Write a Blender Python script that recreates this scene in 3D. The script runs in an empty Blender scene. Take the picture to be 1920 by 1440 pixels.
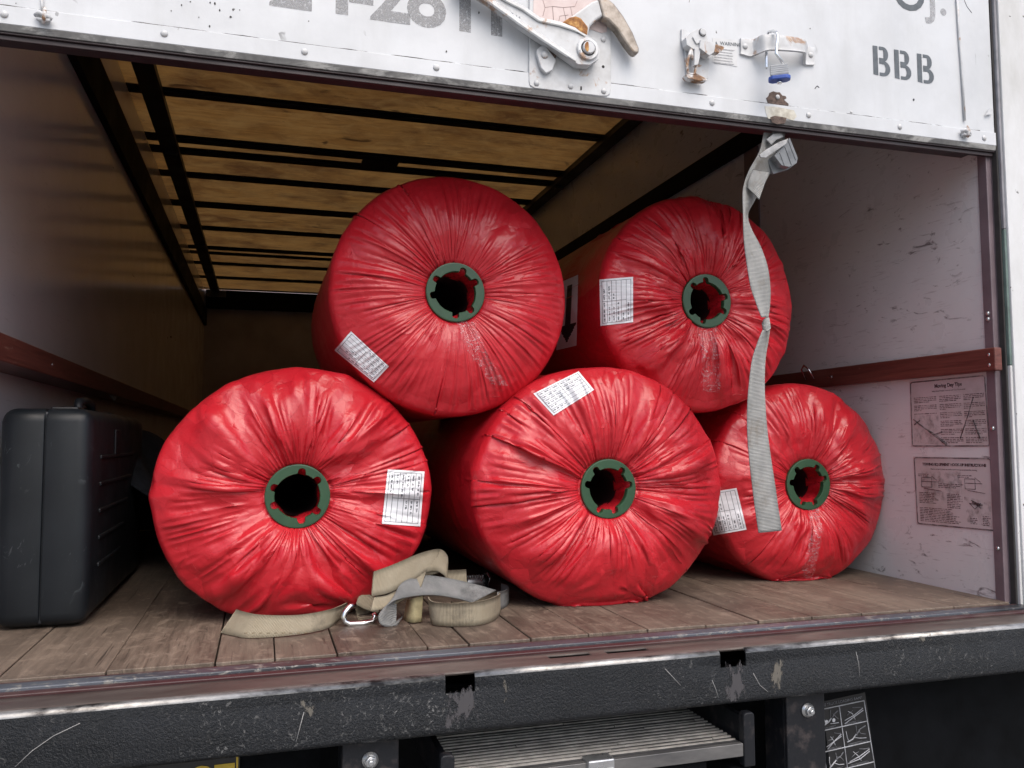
import bpy, bmesh, math, random
import numpy as np
from mathutils import Vector, Matrix
from mathutils.bvhtree import BVHTree
D = bpy.data; SC = bpy.context.scene; COL = SC.collection
PI = math.pi; R = math.radians
# ------------------------------------------------------------------ camera
CAMZ = 0.405
_F = 1555.78
_d = np.array([492 - 960, -(826 - 720), -_F]); _d /= np.linalg.norm(_d)
_x = np.array([6150 - 960, -(800 - 720), -_F]); _x /= np.linalg.norm(_x)
_x = _x - _d * (_x @ _d); _x /= np.linalg.norm(_x)
ROT = np.stack([_x, _d, np.cross(_x, _d)])
cam = D.cameras.new('camera'); camo = D.objects.new('camera', cam); COL.objects.link(camo)
mw = Matrix([list(r) + [0] for r in ROT] + [[0, 0, 0, 1]]); mw.translation = (0, 0, CAMZ)
camo.matrix_world = mw
cam.sensor_width = 36; cam.lens = _F / 1920 * 36; cam.clip_start = .05; cam.clip_end = 600
SC.camera = camo
# ------------------------------------------------------------------ light
SUN_EL, SUN_AZ = 54, 172          # azimuth of the sun, degrees clockwise from +Y (it stands behind the camera)
w = D.worlds.new('World'); SC.world = w; w.use_nodes = True
_sky = w.node_tree.nodes.new('ShaderNodeTexSky'); _sky.sky_type = 'NISHITA'; _sky.sun_disc = False
_sky.sun_elevation = R(SUN_EL); _sky.sun_rotation = R(SUN_AZ); _sky.dust_density = 4; _sky.air_density = 1.0
w.node_tree.links.new(_sky.outputs[0], w.node_tree.nodes['Background'].inputs[0])
w.node_tree.nodes['Background'].inputs[1].default_value = 0.15
_s = D.lights.new('overcast_sun', 'SUN'); _s.energy = 1.5; _s.angle = R(60); _s.color = (1, .96, .91)
so = D.objects.new('overcast_sun', _s); COL.objects.link(so)
_dir = Vector((math.sin(R(SUN_AZ)) * math.cos(R(SUN_EL)), math.cos(R(SUN_AZ)) * math.cos(R(SUN_EL)), math.sin(R(SUN_EL))))
so.rotation_euler = _dir.to_track_quat('Z', 'Y').to_euler(); so.location = (0, -5, 8)
SC.view_settings.view_transform = 'Standard'; SC.view_settings.look = 'None'
SC.view_settings.gamma = 1; SC.view_settings.use_curve_mapping = False
SC.view_settings.exposure = 0.48
SC.cycles.max_bounces = 10; SC.cycles.diffuse_bounces = 6; SC.cycles.glossy_bounces = 5

def at(u, v, ax, val):
    """point of the place seen at (u, v) of the 1920x1440 photograph, on the plane axis ax = val"""
    r = ROT @ np.array([u - 960, -(v - 720), -_F])
    o = np.array([0, 0, CAMZ]); t = (val - o[ax]) / r[ax]
    return Vector(o + r * t)
# ------------------------------------------------------------------ materials
class NT:
    def __init__(s, name):
        s.m = D.materials.new(name); s.m.use_nodes = True; s.t = s.m.node_tree; s.b = s.t.nodes['Principled BSDF']
        s.co = None
    def n(s, typ, **kw):
        o = s.t.nodes.new(typ)
        for k, v in kw.items(): setattr(o, k, v)
        return o
    def l(s, a, b): s.t.links.new(a, b)
    def coord(s, scale=(1, 1, 1), rot=(0, 0, 0), loc=(0, 0, 0)):
        if s.co is None: s.co = s.n('ShaderNodeTexCoord')
        mp = s.n('ShaderNodeMapping'); mp.inputs['Scale'].default_value = scale; mp.inputs['Rotation'].default_value = rot; mp.inputs['Location'].default_value = loc
        s.l(s.co.outputs['Object'], mp.inputs[0]); return mp.outputs[0]
    def noise(s, scale, detail=4, rough=.55, co=None, dist=0):
        o = s.n('ShaderNodeTexNoise'); o.inputs['Scale'].default_value = scale; o.inputs['Detail'].default_value = detail
        o.inputs['Roughness'].default_value = rough; o.inputs['Distortion'].default_value = dist
        s.l(co if co is not None else s.coord(), o.inputs['Vector']); return o.outputs[0]
    def voro(s, scale, co=None, feature='F1', out=0, rand=1):
        o = s.n('ShaderNodeTexVoronoi'); o.feature = feature; o.inputs['Scale'].default_value = scale; o.inputs['Randomness'].default_value = rand
        s.l(co if co is not None else s.coord(), o.inputs['Vector']); return o.outputs[out]
    def ramp(s, f, stops):
        o = s.n('ShaderNodeValToRGB'); e = o.color_ramp.elements
        while len(e) < len(stops): e.new(.5)
        for q, (p, c) in zip(e, stops):
            q.position = p; q.color = (c, c, c, 1) if isinstance(c, (int, float)) else (*c, 1)
        s.l(f, o.inputs[0]); return o.outputs[0]
    def mix(s, f, a, b, mode='MIX'):
        o = s.n('ShaderNodeMix'); o.data_type = 'RGBA'; o.blend_type = mode
        for i, q in ((0, f), (6, a), (7, b)):
            if isinstance(q, bpy.types.NodeSocket): s.l(q, o.inputs[i])
            elif isinstance(q, (int, float)): o.inputs[i].default_value = q if i == 0 else (q, q, q, 1)
            else: o.inputs[i].default_value = (*q, 1)
        return o.outputs[2]
    def math(s, op, a, b=0.0, clamp=False):
        o = s.n('ShaderNodeMath'); o.operation = op; o.use_clamp = clamp
        for i, q in ((0, a), (1, b)):
            if isinstance(q, bpy.types.NodeSocket): s.l(q, o.inputs[i])
            else: o.inputs[i].default_value = q
        return o.outputs[0]
    def bump(s, h, strength=.3, dist=.002, prev=None):
        o = s.n('ShaderNodeBump'); o.inputs['Strength'].default_value = strength; o.inputs['Distance'].default_value = dist
        s.l(h, o.inputs['Height'])
        if prev is not None: s.l(prev, o.inputs['Normal'])
        return o.outputs[0]
    def set(s, **kw):
        for k, v in kw.items():
            i = s.b.inputs[k.replace('_', ' ')]
            if isinstance(v, bpy.types.NodeSocket): s.l(v, i)
            elif isinstance(v, tuple) and len(v) == 3 and i.type == 'RGBA': i.default_value = (*v, 1)
            else: i.default_value = v
        return s.m
M = {}
def simple(name, col, rough=.5, metal=0, var=.25, scale=30, bump=.0, spec=.5):
    t = NT(name); n = t.noise(scale, 5, .6)
    lo = tuple(c * (1 - var) for c in col); hi = tuple(min(1, c * (1 + var)) for c in col)
    kw = dict(Base_Color=t.ramp(n, [(.3, lo), (.7, hi)]), Roughness=t.ramp(t.noise(scale * .4, 4), [(.3, max(.03, rough - .1)), (.7, min(1, rough + .12))]), Metallic=metal)
    kw['Specular_IOR_Level'] = spec
    if bump: kw['Normal'] = t.bump(t.noise(scale * 6, 4), bump, .002)
    M[name] = t.set(**kw); return M[name]

FACET, FAN = .05, .0115
ROOF = .14      # share of the light that the old roof skin lets through
def mk_materials():
    # old white paint of the roll-up door: grey grime, streaks, small chips
    t = NT('door_paint')
    g1 = t.ramp(t.noise(3.2, 7, .66), [(.40, 0), (.72, .75)])
    st = t.ramp(t.noise(9, 6, .65, t.coord((1, 1, .16))), [(.5, 0), (.8, .35)])
    ch = t.ramp(t.noise(38, 3, .5, t.coord((1, 1, .6)), 1.0), [(.70, 0), (.725, 1)])
    chm = t.ramp(t.noise(5, 3), [(.52, 0), (.62, 1)])
    c = t.mix(g1, (.585, .605, .63), (.43, .445, .46)); c = t.mix(st, c, (.36, .365, .365))
    c = t.mix(t.math('MULTIPLY', ch, chm), c, (.10, .10, .10))
    M['door_paint'] = t.set(Base_Color=c, Roughness=t.ramp(t.noise(14, 4), [(.3, .34), (.7, .6)]), Normal=t.bump(t.noise(5.5, 4), .15, .01, t.bump(t.noise(240, 2), .12, .0006)))
    t = NT('hardware_paint')
    ru = t.ramp(t.noise(26, 6, .6, None, .6), [(.58, 0), (.66, 1)])
    c = t.mix(t.ramp(t.noise(40, 4), [(.35, 0), (.7, 1)]), (.56, .575, .59), (.45, .455, .46))
    c = t.mix(t.math('MULTIPLY', ru, .75), c, t.ramp(t.noise(70, 4), [(.3, (.20, .075, .025)), (.7, (.42, .22, .07))]))
    M['hardware_paint'] = t.set(Base_Color=c, Roughness=.42, Normal=t.bump(t.noise(90, 4), .25, .0015))
    t = NT('rusty_hardware')
    ru = t.ramp(t.noise(40, 6, .62, None, .6), [(.42, 0), (.55, 1)])
    c = t.mix(ru, (.62, .62, .62), t.ramp(t.noise(90, 4), [(.3, (.10, .045, .025)), (.65, (.30, .16, .07))]))
    M['rusty_hardware'] = t.set(Base_Color=c, Roughness=.6, Normal=t.bump(t.noise(120, 4), .4, .0015))
    t = NT('orange_rust')
    c = t.ramp(t.noise(80, 5, .6), [(.3, (.12, .045, .02)), (.5, (.32, .14, .04)), (.7, (.60, .36, .12))])
    M['orange_rust'] = t.set(Base_Color=c, Roughness=.8, Normal=t.bump(t.noise(150, 4), .5, .0015))
    t = NT('dark_rust')
    M['dark_rust'] = t.set(Base_Color=t.ramp(t.noise(120, 5, .6), [(.3, (.045, .03, .025)), (.7, (.17, .12, .10))]), Roughness=.85, Normal=t.bump(t.noise(200, 4), .5, .001))
    t = NT('worn_steel')
    M['worn_steel'] = t.set(Base_Color=t.ramp(t.noise(45, 5, .6), [(.35, (.20, .17, .14)), (.6, (.36, .32, .28)), (.75, (.30, .2, .12))]), Metallic=.55, Roughness=.48, Normal=t.bump(t.noise(120, 3), .2, .001))
    # dirty lip along the foot of the door
    t = NT('dirty_lip')
    d = t.ramp(t.noise(11, 8, .72, t.coord((1, 1, 2.2)), .5), [(.40, 0), (.50, 1)])
    dz = t.ramp(t.noise(3.0, 3), [(.34, .45), (.50, 1)])
    c = t.mix(t.ramp(t.noise(6, 6, .6), [(.3, 0), (.7, 1)]), (.34, .34, .33), (.20, .197, .19)); c = t.mix(t.math('MULTIPLY', d, dz), c, t.mix(t.noise(80, 3), (.03, .03, .032), (.15, .148, .145)))
    M['dirty_lip'] = t.set(Base_Color=c, Roughness=.55, Normal=t.bump(t.noise(120, 4), .2, .001))
    # white plywood lining, glossy paint with scuffs
    t = NT('lining_paint')
    sc1 = t.ramp(t.noise(22, 6, .68, t.coord((1, .5, 1.5), loc=(3, 1, 7)), 1.2), [(.60, 0), (.68, 1)])
    scm = t.ramp(t.noise(2.6, 3, .5, t.coord(loc=(1, 5, 2))), [(.38, 0.15), (.56, 1)])
    fine = t.ramp(t.noise(60, 4, .6, t.coord((1, .22, 2.5))), [(.60, 0), (.72, .5)])
    c = t.mix(t.ramp(t.noise(2.4, 6, .6), [(.35, 0), (.75, 1)]), (.655, .665, .675), (.545, .55, .56))
    c = t.mix(fine, c, (.30, .28, .29)); c = t.mix(t.math('MULTIPLY', sc1, scm), c, (.15, .14, .145))
    M['lining_paint'] = t.set(Base_Color=c, Roughness=t.ramp(t.noise(7, 5), [(.3, .24), (.75, .40)]), Specular_IOR_Level=.6, Normal=t.bump(t.noise(2.2, 2), .10, .01, t.bump(t.noise(90, 3, .6, t.coord((1, .2, 3))), .12, .0008)))
    t = NT('lining_haze_tint'); fine = t.ramp(t.noise(60, 4, .6, t.coord((1, .22, 2.5))), [(.62, 0), (.74, .35)])  # paler copy for the left wall, with the haze there put into its colour
    few = t.ramp(t.noise(9, 5, .6, t.coord((1, .35, 1.6), loc=(5, 5, 1)), 1.0), [(.715, 0), (.735, .9)])
    c = t.mix(t.ramp(t.noise(2.0, 5, .6), [(.35, 0), (.75, 1)]), (.76, .75, .78), (.68, .665, .70)); c = t.mix(fine, c, (.36, .34, .35)); c = t.mix(few, c, (.09, .08, .085))
    M['lining_haze_tint'] = t.set(Base_Color=c, Roughness=t.ramp(t.noise(6, 5), [(.3, .12), (.8, .24)]), Specular_IOR_Level=.42, Normal=t.bump(t.noise(1.2, 2), .04, .01))
    # varnished plywood of the door sections overhead
    t = NT('plywood'); gr = t.noise(7, 8, .68, t.coord((.35, 3.2, 1)), 1.2)
    M['plywood'] = t.set(Base_Color=t.ramp(gr, [(.3, (.30, .17, .06)), (.7, (.45, .28, .11))]), Roughness=.45)
    # aged amber roof skin that lets the daylight through, stained and patched
    t = NT('roof_glow')
    gr = t.noise(8, 8, .7, t.coord((.35, 2.6, 1)), 1.2); bl = t.noise(2.6, 6, .66, t.coord((.8, 1.1, 1)), .5)
    c = t.mix(t.ramp(gr, [(.32, 0), (.68, 1)]), (.34, .155, .040), (.60, .32, .095)); c = t.mix(t.ramp(bl, [(.36, .9), (.60, 0)]), c, (.17, .075, .028)); c = t.mix(t.ramp(t.noise(9, 6, .7, t.coord((.7, 1.1, 1), loc=(8, 3, 0)), 1), [(.44, 0), (.66, .55)]), c, (.62, .37, .13))
    sp = t.ramp(t.noise(4.2, 5, .6, t.coord((1, 1.6, 1), loc=(4, 2, 0)), 1), [(.64, 0), (.73, .85)]); c = t.mix(sp, c, (.07, .032, .014))
    st_ = t.ramp(t.noise(16, 5, .6, t.coord((.5, 1.4, 1), loc=(2, 9, 0)), 1.5), [(.69, 0), (.72, .5)]); c = t.mix(st_, c, (.08, .045, .02))
    tr = t.n('ShaderNodeBsdfTranslucent'); t.l(c, tr.inputs[0]); ad = t.n('ShaderNodeMixShader'); ad.inputs[0].default_value = ROOF
    t.set(Base_Color=c, Roughness=.38); out = [q for q in t.t.nodes if q.type == 'OUTPUT_MATERIAL'][0]
    t.l(t.b.outputs[0], ad.inputs[1]); t.l(tr.outputs[0], ad.inputs[2]); t.l(ad.outputs[0], out.inputs[0]); M['roof_glow'] = t.m
    # worn hardwood deck
    t = NT('deck_wood')
    ri = t.n('ShaderNodeNewGeometry').outputs['Random Per Island']
    gr = t.noise(30, 8, .68, t.coord((2.6, .16, 1)), .6); w2 = t.noise(3.2, 7, .66, t.coord((1.6, .7, 1)), .5)
    c = t.mix(t.ramp(gr, [(.3, 0), (.72, 1)]), (.060, .043, .031), (.215, .165, .125))
    c = t.mix(t.ramp(w2, [(.40, .85), (.60, 0)]), c, (.055, .040, .031)); c = t.mix(t.ramp(t.noise(22, 6, .7, t.coord((1.2, .8, 1), loc=(7, 1, 0)), 1.0), [(.52, 0), (.66, .7)]), c, (.25, .195, .15))
    c = t.mix(t.ramp(ri, [(0, 0), (1, .45)]), c, (.185, .145, .115))
    ck = t.ramp(t.noise(44, 6, .6, t.coord((3.2, .10, 1), loc=(2, 4, 0)), 1), [(.62, 0), (.68, 1)]); c = t.mix(t.math('MULTIPLY', ck, .85), c, (.028, .019, .014))
    wh = t.ramp(t.noise(55, 4, .6, t.coord((1, .5, 1), rot=(0, 0, .7)), 1.5), [(.68, 0), (.72, .5)]); c = t.mix(wh, c, (.38, .32, .27))
    M['deck_wood'] = t.set(Base_Color=c, Roughness=t.ramp(w2, [(.3, .42), (.7, .72)]), Normal=t.bump(gr, .45, .003, t.bump(ck, -.4, .003)))
    # thick black paint on the bumper: lumpy, chipped, streaked with grime; some pale specks paint in glints
    t = NT('bumper_paint')
    ch = t.ramp(t.noise(120, 6, .72, t.coord((1, 1, .8)), 1.2), [(.575, 0), (.63, 1)])
    cm = t.ramp(t.noise(3.2, 4, .6), [(.46, .06), (.66, .9)])
    pt = t.ramp(t.noise(16, 6, .7, t.coord((1.5, 1, .55), loc=(3, 0, 1))), [(.64, 0), (.70, 1)])
    c = t.mix(t.ramp(t.noise(9, 5), [(.3, 0), (.7, 1)]), (.005, .0065, .0085), (.011, .013, .0165))
    c = t.mix(t.math('MULTIPLY', pt, .6), c, (.09, .085, .078)); c = t.mix(t.math('MULTIPLY', ch, cm), c, (.15, .15, .148))
    M['bumper_paint'] = t.set(Base_Color=c, Roughness=t.ramp(t.noise(40, 4), [(.3, .22), (.7, .46)]), Specular_IOR_Level=.42, Normal=t.bump(t.noise(210, 4, .7), 1.0, .005, t.bump(t.noise(50, 4), .4, .004)))
    t = NT('bumper_top')
    d1 = t.noise(10, 7, .66, t.coord((.35, 1.3, 1)), .5)
    c = t.ramp(d1, [(.3, (.050, .034, .030)), (.5, (.085, .068, .060)), (.7, (.14, .116, .102))])
    c = t.mix(t.ramp(t.noise(35, 5, .65, t.coord((.3, 1, 1))), [(.60, 0), (.70, .8)]), c, (.05, .02, .02))
    M['bumper_top'] = t.set(Base_Color=c, Roughness=.5, Normal=t.bump(t.noise(60, 4), .2, .001))
    t = NT('worn_edge')
    c = t.ramp(t.noise(30, 6, .7, t.coord((.4, 1, 1))), [(.36, (.03, .027, .027)), (.5, (.22, .215, .21)), (.72, (.42, .415, .41))])
    M['worn_edge'] = t.set(Base_Color=c, Metallic=.6, Roughness=.34, Normal=t.bump(t.noise(90, 4), .15, .001))
    t = NT('sill_paint')
    ch = t.ramp(t.noise(48, 6, .7, t.coord((.55, 1, 1)), 1.3), [(.55, 0), (.585, 1)]); cm = t.ramp(t.noise(1.4, 2), [(.35, .15), (.6, 1)])
    c = t.mix(t.math('MULTIPLY', ch, cm), t.mix(t.ramp(t.noise(1.1, 2), [(.45, 0), (.55, 1)]), (.022, .024, .029), (.085, .095, .115)), (.22, .215, .20))
    M['sill_paint'] = t.set(Base_Color=c, Roughness=.35, Normal=t.bump(ch, .3, .001))
    t = NT('maroon_paint')
    c = t.mix(t.ramp(t.noise(22, 6, .66, t.coord((.3, 1, 1))), [(.45, 0), (.65, 1)]), (.045, .013, .015), (.085, .055, .050))
    M['maroon_paint'] = t.set(Base_Color=c, Roughness=.4)
    t = NT('rail_wood')
    gr = t.noise(30, 6, .65, t.coord((1, .12, 3)), .8)
    c = t.mix(t.ramp(gr, [(.3, 0), (.7, 1)]), (.075, .020, .016), (.17, .055, .042)); c = t.mix(t.ramp(t.noise(14, 5, .6, t.coord((1, .5, 2))), [(.66, 0), (.74, .8)]), c, (.33, .20, .16))
    M['rail_wood'] = t.set(Base_Color=c, Roughness=.45, Normal=t.bump(gr, .3, .002))
    simple('jamb_paint', (.15, .115, .13), .4, 0, .2, 12)
    t = NT('post_paint')
    c = t.mix(t.ramp(t.noise(6, 7, .65, t.coord((1, 1, .4))), [(.42, 0), (.72, .8)]), (.62, .63, .64), (.42, .42, .40)); c = t.mix(t.ramp(t.noise(45, 4, .6), [(.69, 0), (.72, 1)]), c, (.09, .085, .08))
    M['post_paint'] = t.set(Base_Color=c, Roughness=.5, Normal=t.bump(t.noise(60, 4), .2, .001))
    simple('green_stripe', (.12, .17, .155), .5, 0, .3, 20)
    simple('black_frame', (.004, .0045, .0055), .8, 0, .4, 25, .3, .06)
    simple('black_steel', (.0035, .004, .005), .7, 0, .4, 14, .2, .08)
    simple('upper_rail_paint', (.007, .0065, .007), .7, 0, .3, 10, .0, .12)
    simple('track_steel', (.020, .021, .024), .45, 0, .3, 12)
    simple('cross_bar', (.010, .010, .013), .6, 0, .3, 12)
    t = NT('bracket_paint')
    c = t.mix(t.ramp(t.noise(30, 6, .65), [(.52, 0), (.66, .8)]), (.010, .011, .014), (.05, .042, .042)); M['bracket_paint'] = t.set(Base_Color=c, Specular_IOR_Level=.3, Roughness=.42, Normal=t.bump(t.noise(70, 4), .35, .002))
    t = NT('ramp_alloy')
    c = t.ramp(t.noise(16, 6, .65, t.coord((.25, 1, 1))), [(.3, (.10, .10, .105)), (.6, (.23, .225, .22)), (.78, (.32, .29, .25))])
    M['ramp_alloy'] = t.set(Base_Color=c, Metallic=.7, Roughness=.42, Normal=t.bump(t.noise(90, 4), .2, .001))
    simple('tread_ridge', (.42, .40, .37), .42, .35, .35, 30)
    simple('tread_groove', (.028, .028, .03), .6, 0, .35, 30)
    simple('zinc', (.55, .56, .57), .26, .9, .15, 60)
    simple('chrome', (.72, .74, .76), .14, 1, .08, 40)
    simple('black_plastic', (.0135, .0165, .021), .42, 0, .3, 14, .0)
    t = NT('case_plastic')
    sc1 = t.ramp(t.noise(34, 5, .65, t.coord((1, 1, .6)), 2.5), [(.62, 0), (.66, 1)]); scm = t.ramp(t.noise(6, 3), [(.46, 0), (.62, 1)])
    c = t.mix(t.ramp(t.noise(5, 6, .6), [(.35, 0), (.7, 1)]), (.006, .0085, .0115), (.012, .016, .0205)); c = t.mix(t.math('MULTIPLY', t.math('MULTIPLY', sc1, scm), .75), c, (.10, .115, .125))
    M['case_plastic'] = t.set(Base_Color=c, Specular_IOR_Level=.35, Roughness=t.ramp(t.noise(9, 5), [(.3, .36), (.7, .55)]), Normal=t.bump(t.noise(420, 2), .25, .0006))
    simple('dark_cloth', (.014, .016, .020), .9, 0, .4, 30, .3, .2)
    t = NT('turf_core')
    M['turf_core'] = t.set(Base_Color=t.ramp(t.noise(30, 4), [(.3, (.018, .060, .028)), (.7, (.026, .075, .036))]), Roughness=.38, Normal=t.bump(t.noise(160, 3), .1, .0006))
    t = NT('label_paper'); M['label_paper'] = t.set(Base_Color=t.ramp(t.noise(8, 3), [(.3, (.70, .715, .76)), (.7, (.78, .79, .82))]), Roughness=.42)
    simple('label_ink', (.13, .14, .16), .5, 0, .3, 90)
    simple('black_ink', (.02, .02, .023), .5, 0, .3, 60)
    # thin red polythene film
    t = NT('red_film')
    c = t.ramp(t.noise(7, 5, .6), [(.3, (.45, .011, .020)), (.7, (.51, .015, .026))])
    vo = t.n('ShaderNodeTexVoronoi'); vo.feature = 'DISTANCE_TO_EDGE'; vo.inputs['Scale'].default_value = 16
    wv = t.n('ShaderNodeVectorMath'); wv.operation = 'ADD'; nz = t.n('ShaderNodeTexNoise'); nz.inputs['Scale'].default_value = 9; nz.inputs['Detail'].default_value = 3
    t.l(t.coord(), nz.inputs['Vector']); sub = t.n('ShaderNodeVectorMath'); sub.operation = 'SCALE'; sub.inputs['Scale'].default_value = .16
    t.l(nz.outputs['Color'], sub.inputs[0]); t.l(t.coord(), wv.inputs[0]); t.l(sub.outputs[0], wv.inputs[1]); t.l(wv.outputs[0], vo.inputs['Vector'])
    # flat crumple facets: every cell of the film is a small plane of its own tilt
    vf = t.n('ShaderNodeTexVoronoi'); vf.feature = 'F1'; vf.inputs['Scale'].default_value = 17; t.l(wv.outputs[0], vf.inputs['Vector'])
    ctr = t.n('ShaderNodeVectorMath'); ctr.operation = 'SUBTRACT'; t.l(vf.outputs['Color'], ctr.inputs[0]); ctr.inputs[1].default_value = (.5, .5, .5)
    dp = t.n('ShaderNodeVectorMath'); dp.operation = 'SUBTRACT'; t.l(wv.outputs[0], dp.inputs[0]); t.l(vf.outputs['Position'], dp.inputs[1])
    dt_ = t.n('ShaderNodeVectorMath'); dt_.operation = 'DOT_PRODUCT'; t.l(ctr.outputs[0], dt_.inputs[0]); t.l(dp.outputs[0], dt_.inputs[1])
    msk = t.ramp(t.noise(5, 3, .5, t.coord(loc=(2, 7, 1))), [(.36, .15), (.60, 1)])
    b0 = t.bump(t.math('MULTIPLY', dt_.outputs['Value'], msk), 1.0, FACET)
    # longer facets that fan out from the core: the same in (angle, radius)
    sx_ = t.n('ShaderNodeSeparateXYZ'); cw = t.n('ShaderNodeVectorMath'); cw.operation = 'MULTIPLY_ADD'; t.l(nz.outputs['Color'], cw.inputs[0]); cw.inputs[1].default_value = (.05, .05, .05); t.l(t.coord(loc=(-.025, -.025, -.025)), cw.inputs[2]); t.l(cw.outputs[0], sx_.inputs[0])
    rr_ = t.math('SQRT', t.math('ADD', t.math('MULTIPLY', sx_.outputs[0], sx_.outputs[0]), t.math('MULTIPLY', sx_.outputs[2], sx_.outputs[2])))
    cx_ = t.n('ShaderNodeCombineXYZ'); t.l(t.math('MULTIPLY', t.math('DIVIDE', sx_.outputs[0], rr_), 6.4), cx_.inputs[0]); t.l(t.math('MULTIPLY', t.math('DIVIDE', sx_.outputs[2], rr_), 6.4), cx_.inputs[1])
    t.l(t.math('ADD', t.math('MULTIPLY', rr_, 15.0), t.math('MULTIPLY', sx_.outputs[1], 9.0)), cx_.inputs[2])
    vp = t.n('ShaderNodeTexVoronoi'); vp.feature = 'F1'; vp.inputs['Scale'].default_value = 1.0; t.l(cx_.outputs[0], vp.inputs['Vector'])
    c2 = t.n('ShaderNodeVectorMath'); c2.operation = 'SUBTRACT'; t.l(vp.outputs['Color'], c2.inputs[0]); c2.inputs[1].default_value = (.5, .5, .5)
    d2 = t.n('ShaderNodeVectorMath'); d2.operation = 'SUBTRACT'; t.l(cx_.outputs[0], d2.inputs[0]); t.l(vp.outputs['Position'], d2.inputs[1])
    d3 = t.n('ShaderNodeVectorMath'); d3.operation = 'DOT_PRODUCT'; t.l(c2.outputs[0], d3.inputs[0]); t.l(d2.outputs[0], d3.inputs[1])
    b1 = t.bump(d3.outputs['Value'], 1.0, FAN, b0)
    b2 = t.bump(t.math('ABSOLUTE', t.math('SUBTRACT', t.noise(30, 3, .5, None, .6), .5)), .35, .006, b1)
    M['red_film'] = t.set(Base_Color=c, Roughness=t.ramp(t.noise(11, 4), [(.3, .29), (.7, .39)]), Specular_IOR_Level=.56, Normal=b2, Coat_Weight=.0)
    t = NT('clear_tape')
    a = t.ramp(t.noise(60, 5, .7, t.coord((1, 1, 2)), 1.5), [(.50, .03), (.66, .55)])
    M['clear_tape'] = t.set(Base_Color=(.75, .50, .53), Roughness=.12, Alpha=a, Specular_IOR_Level=.9, Normal=t.bump(t.noise(90, 4, .6, None, 1), .9, .004))
    # polyester webbing: ribs across the strap carried by the UV map
    for nm, c0, c1, c2 in (('tan_webbing', (.30, .255, .18), (.41, .36, .27), (.12, .105, .085)), ('grey_webbing', (.19, .195, .195), (.32, .32, .315), (.08, .08, .08)), ('pull_webbing', (.28, .285, .28), (.43, .43, .42), (.20, .16, .12))):
        t = NT(nm); uv = t.n('ShaderNodeUVMap'); wa = t.n('ShaderNodeTexWave'); wa.bands_direction = 'X'; wa.inputs['Scale'].default_value = 1.0; wa.inputs['Distortion'].default_value = 1.2; wa.inputs['Detail'].default_value = 1
        mp = t.n('ShaderNodeMapping'); mp.inputs['Scale'].default_value = (5.0, 1, 1); t.l(uv.outputs[0], mp.inputs[0]); t.l(mp.outputs[0], wa.inputs['Vector'])
        c = t.mix(t.ramp(t.noise(20, 5, .6), [(.3, 0), (.7, 1)]), c0, c1); c = t.mix(t.ramp(t.noise(12, 6, .7), [(.55, 0), (.72, .8)]), c, c2)
        c = t.mix(t.math('MULTIPLY', wa.outputs[0], .42), c, tuple(q * .40 for q in c0))
        M[nm] = t.set(Base_Color=c, Roughness=.85, Specular_IOR_Level=.25, Normal=t.bump(wa.outputs[0], .8, .0012))
    simple('stitching', (.20, .155, .09), .8, 0, .3, 90)
    simple('yellow_webbing', (.26, .225, .13), .8, 0, .25, 40, .3, .25)
    simple('grey_plastic', (.16, .17, .18), .3, 0, .3, 40, .1)
    simple('dusty_plastic', (.33, .335, .34), .6, 0, .35, 60, .4)
    simple('lock_alloy', (.30, .31, .32), .35, .4, .12, 60)
    simple('lock_blue', (.04, .09, .36), .35, 0, .2, 50)
    simple('slate_ink', (.085, .10, .115), .55, 0, .25, 60)
    t = NT('faded_ink'); a = t.ramp(t.noise(150, 5, .7), [(.38, .15), (.62, .75)])
    M['faded_ink'] = t.set(Base_Color=(.33, .335, .345), Roughness=.55, Alpha=a)
    t = NT('soft_ink'); M['soft_ink'] = t.set(Base_Color=(.42, .43, .45), Roughness=.55, Alpha=t.ramp(t.noise(90, 5, .7), [(.4, .3), (.6, .9)]))
    t = NT('pink_sticker'); M['pink_sticker'] = t.set(Base_Color=t.ramp(t.noise(25, 5), [(.3, (.53, .42, .40)), (.7, (.64, .55, .53))]), Roughness=.55)
    simple('crack_line', (.30, .20, .19), .7)
    t = NT('warning_paper'); M['warning_paper'] = t.set(Base_Color=t.ramp(t.noise(40, 4), [(.3, (.52, .53, .54)), (.7, (.62, .63, .64))]), Roughness=.5)
    t = NT('placard_paper'); c = t.mix(t.ramp(t.noise(9, 6, .65), [(.45, 0), (.72, .8)]), (.52, .47, .475), (.34, .30, .28)); M['placard_paper'] = t.set(Base_Color=c, Roughness=.38)
    t = NT('placard_ink'); M['placard_ink'] = t.set(Base_Color=(.085, .06, .065), Roughness=.5, Alpha=t.ramp(t.noise(34, 5, .7), [(.36, .25), (.62, .85)]))
    t = NT('smudge'); M['smudge'] = t.set(Base_Color=(.17, .145, .135), Roughness=.6, Alpha=t.ramp(t.noise(48, 6, .7), [(.46, 0), (.72, .5)]))
    t = NT('scar_paint'); M['scar_paint'] = t.set(Base_Color=t.ramp(t.noise(40, 6, .65), [(.35, (.36, .33, .27)), (.55, (.56, .54, .47)), (.7, (.63, .62, .58))]), Roughness=.6)
    simple('plate_black', (.012, .012, .013), .35); simple('plate_yellow', (.52, .36, .03), .45, 0, .2, 50)
    simple('pictogram_white', (.46, .47, .50), .5, 0, .3, 60); simple('pictogram_grey', (.16, .165, .18), .5, 0, .5, 90)
    simple('rubber', (.022, .012, .014), .5, 0, .3, 20); simple('gap_shadow', (.03, .028, .028), .8)
    simple('front_lining', (.34, .31, .33), .5, 0, .2, 3)
    simple('roof_skin', (.35, .34, .33), .6)
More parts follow.
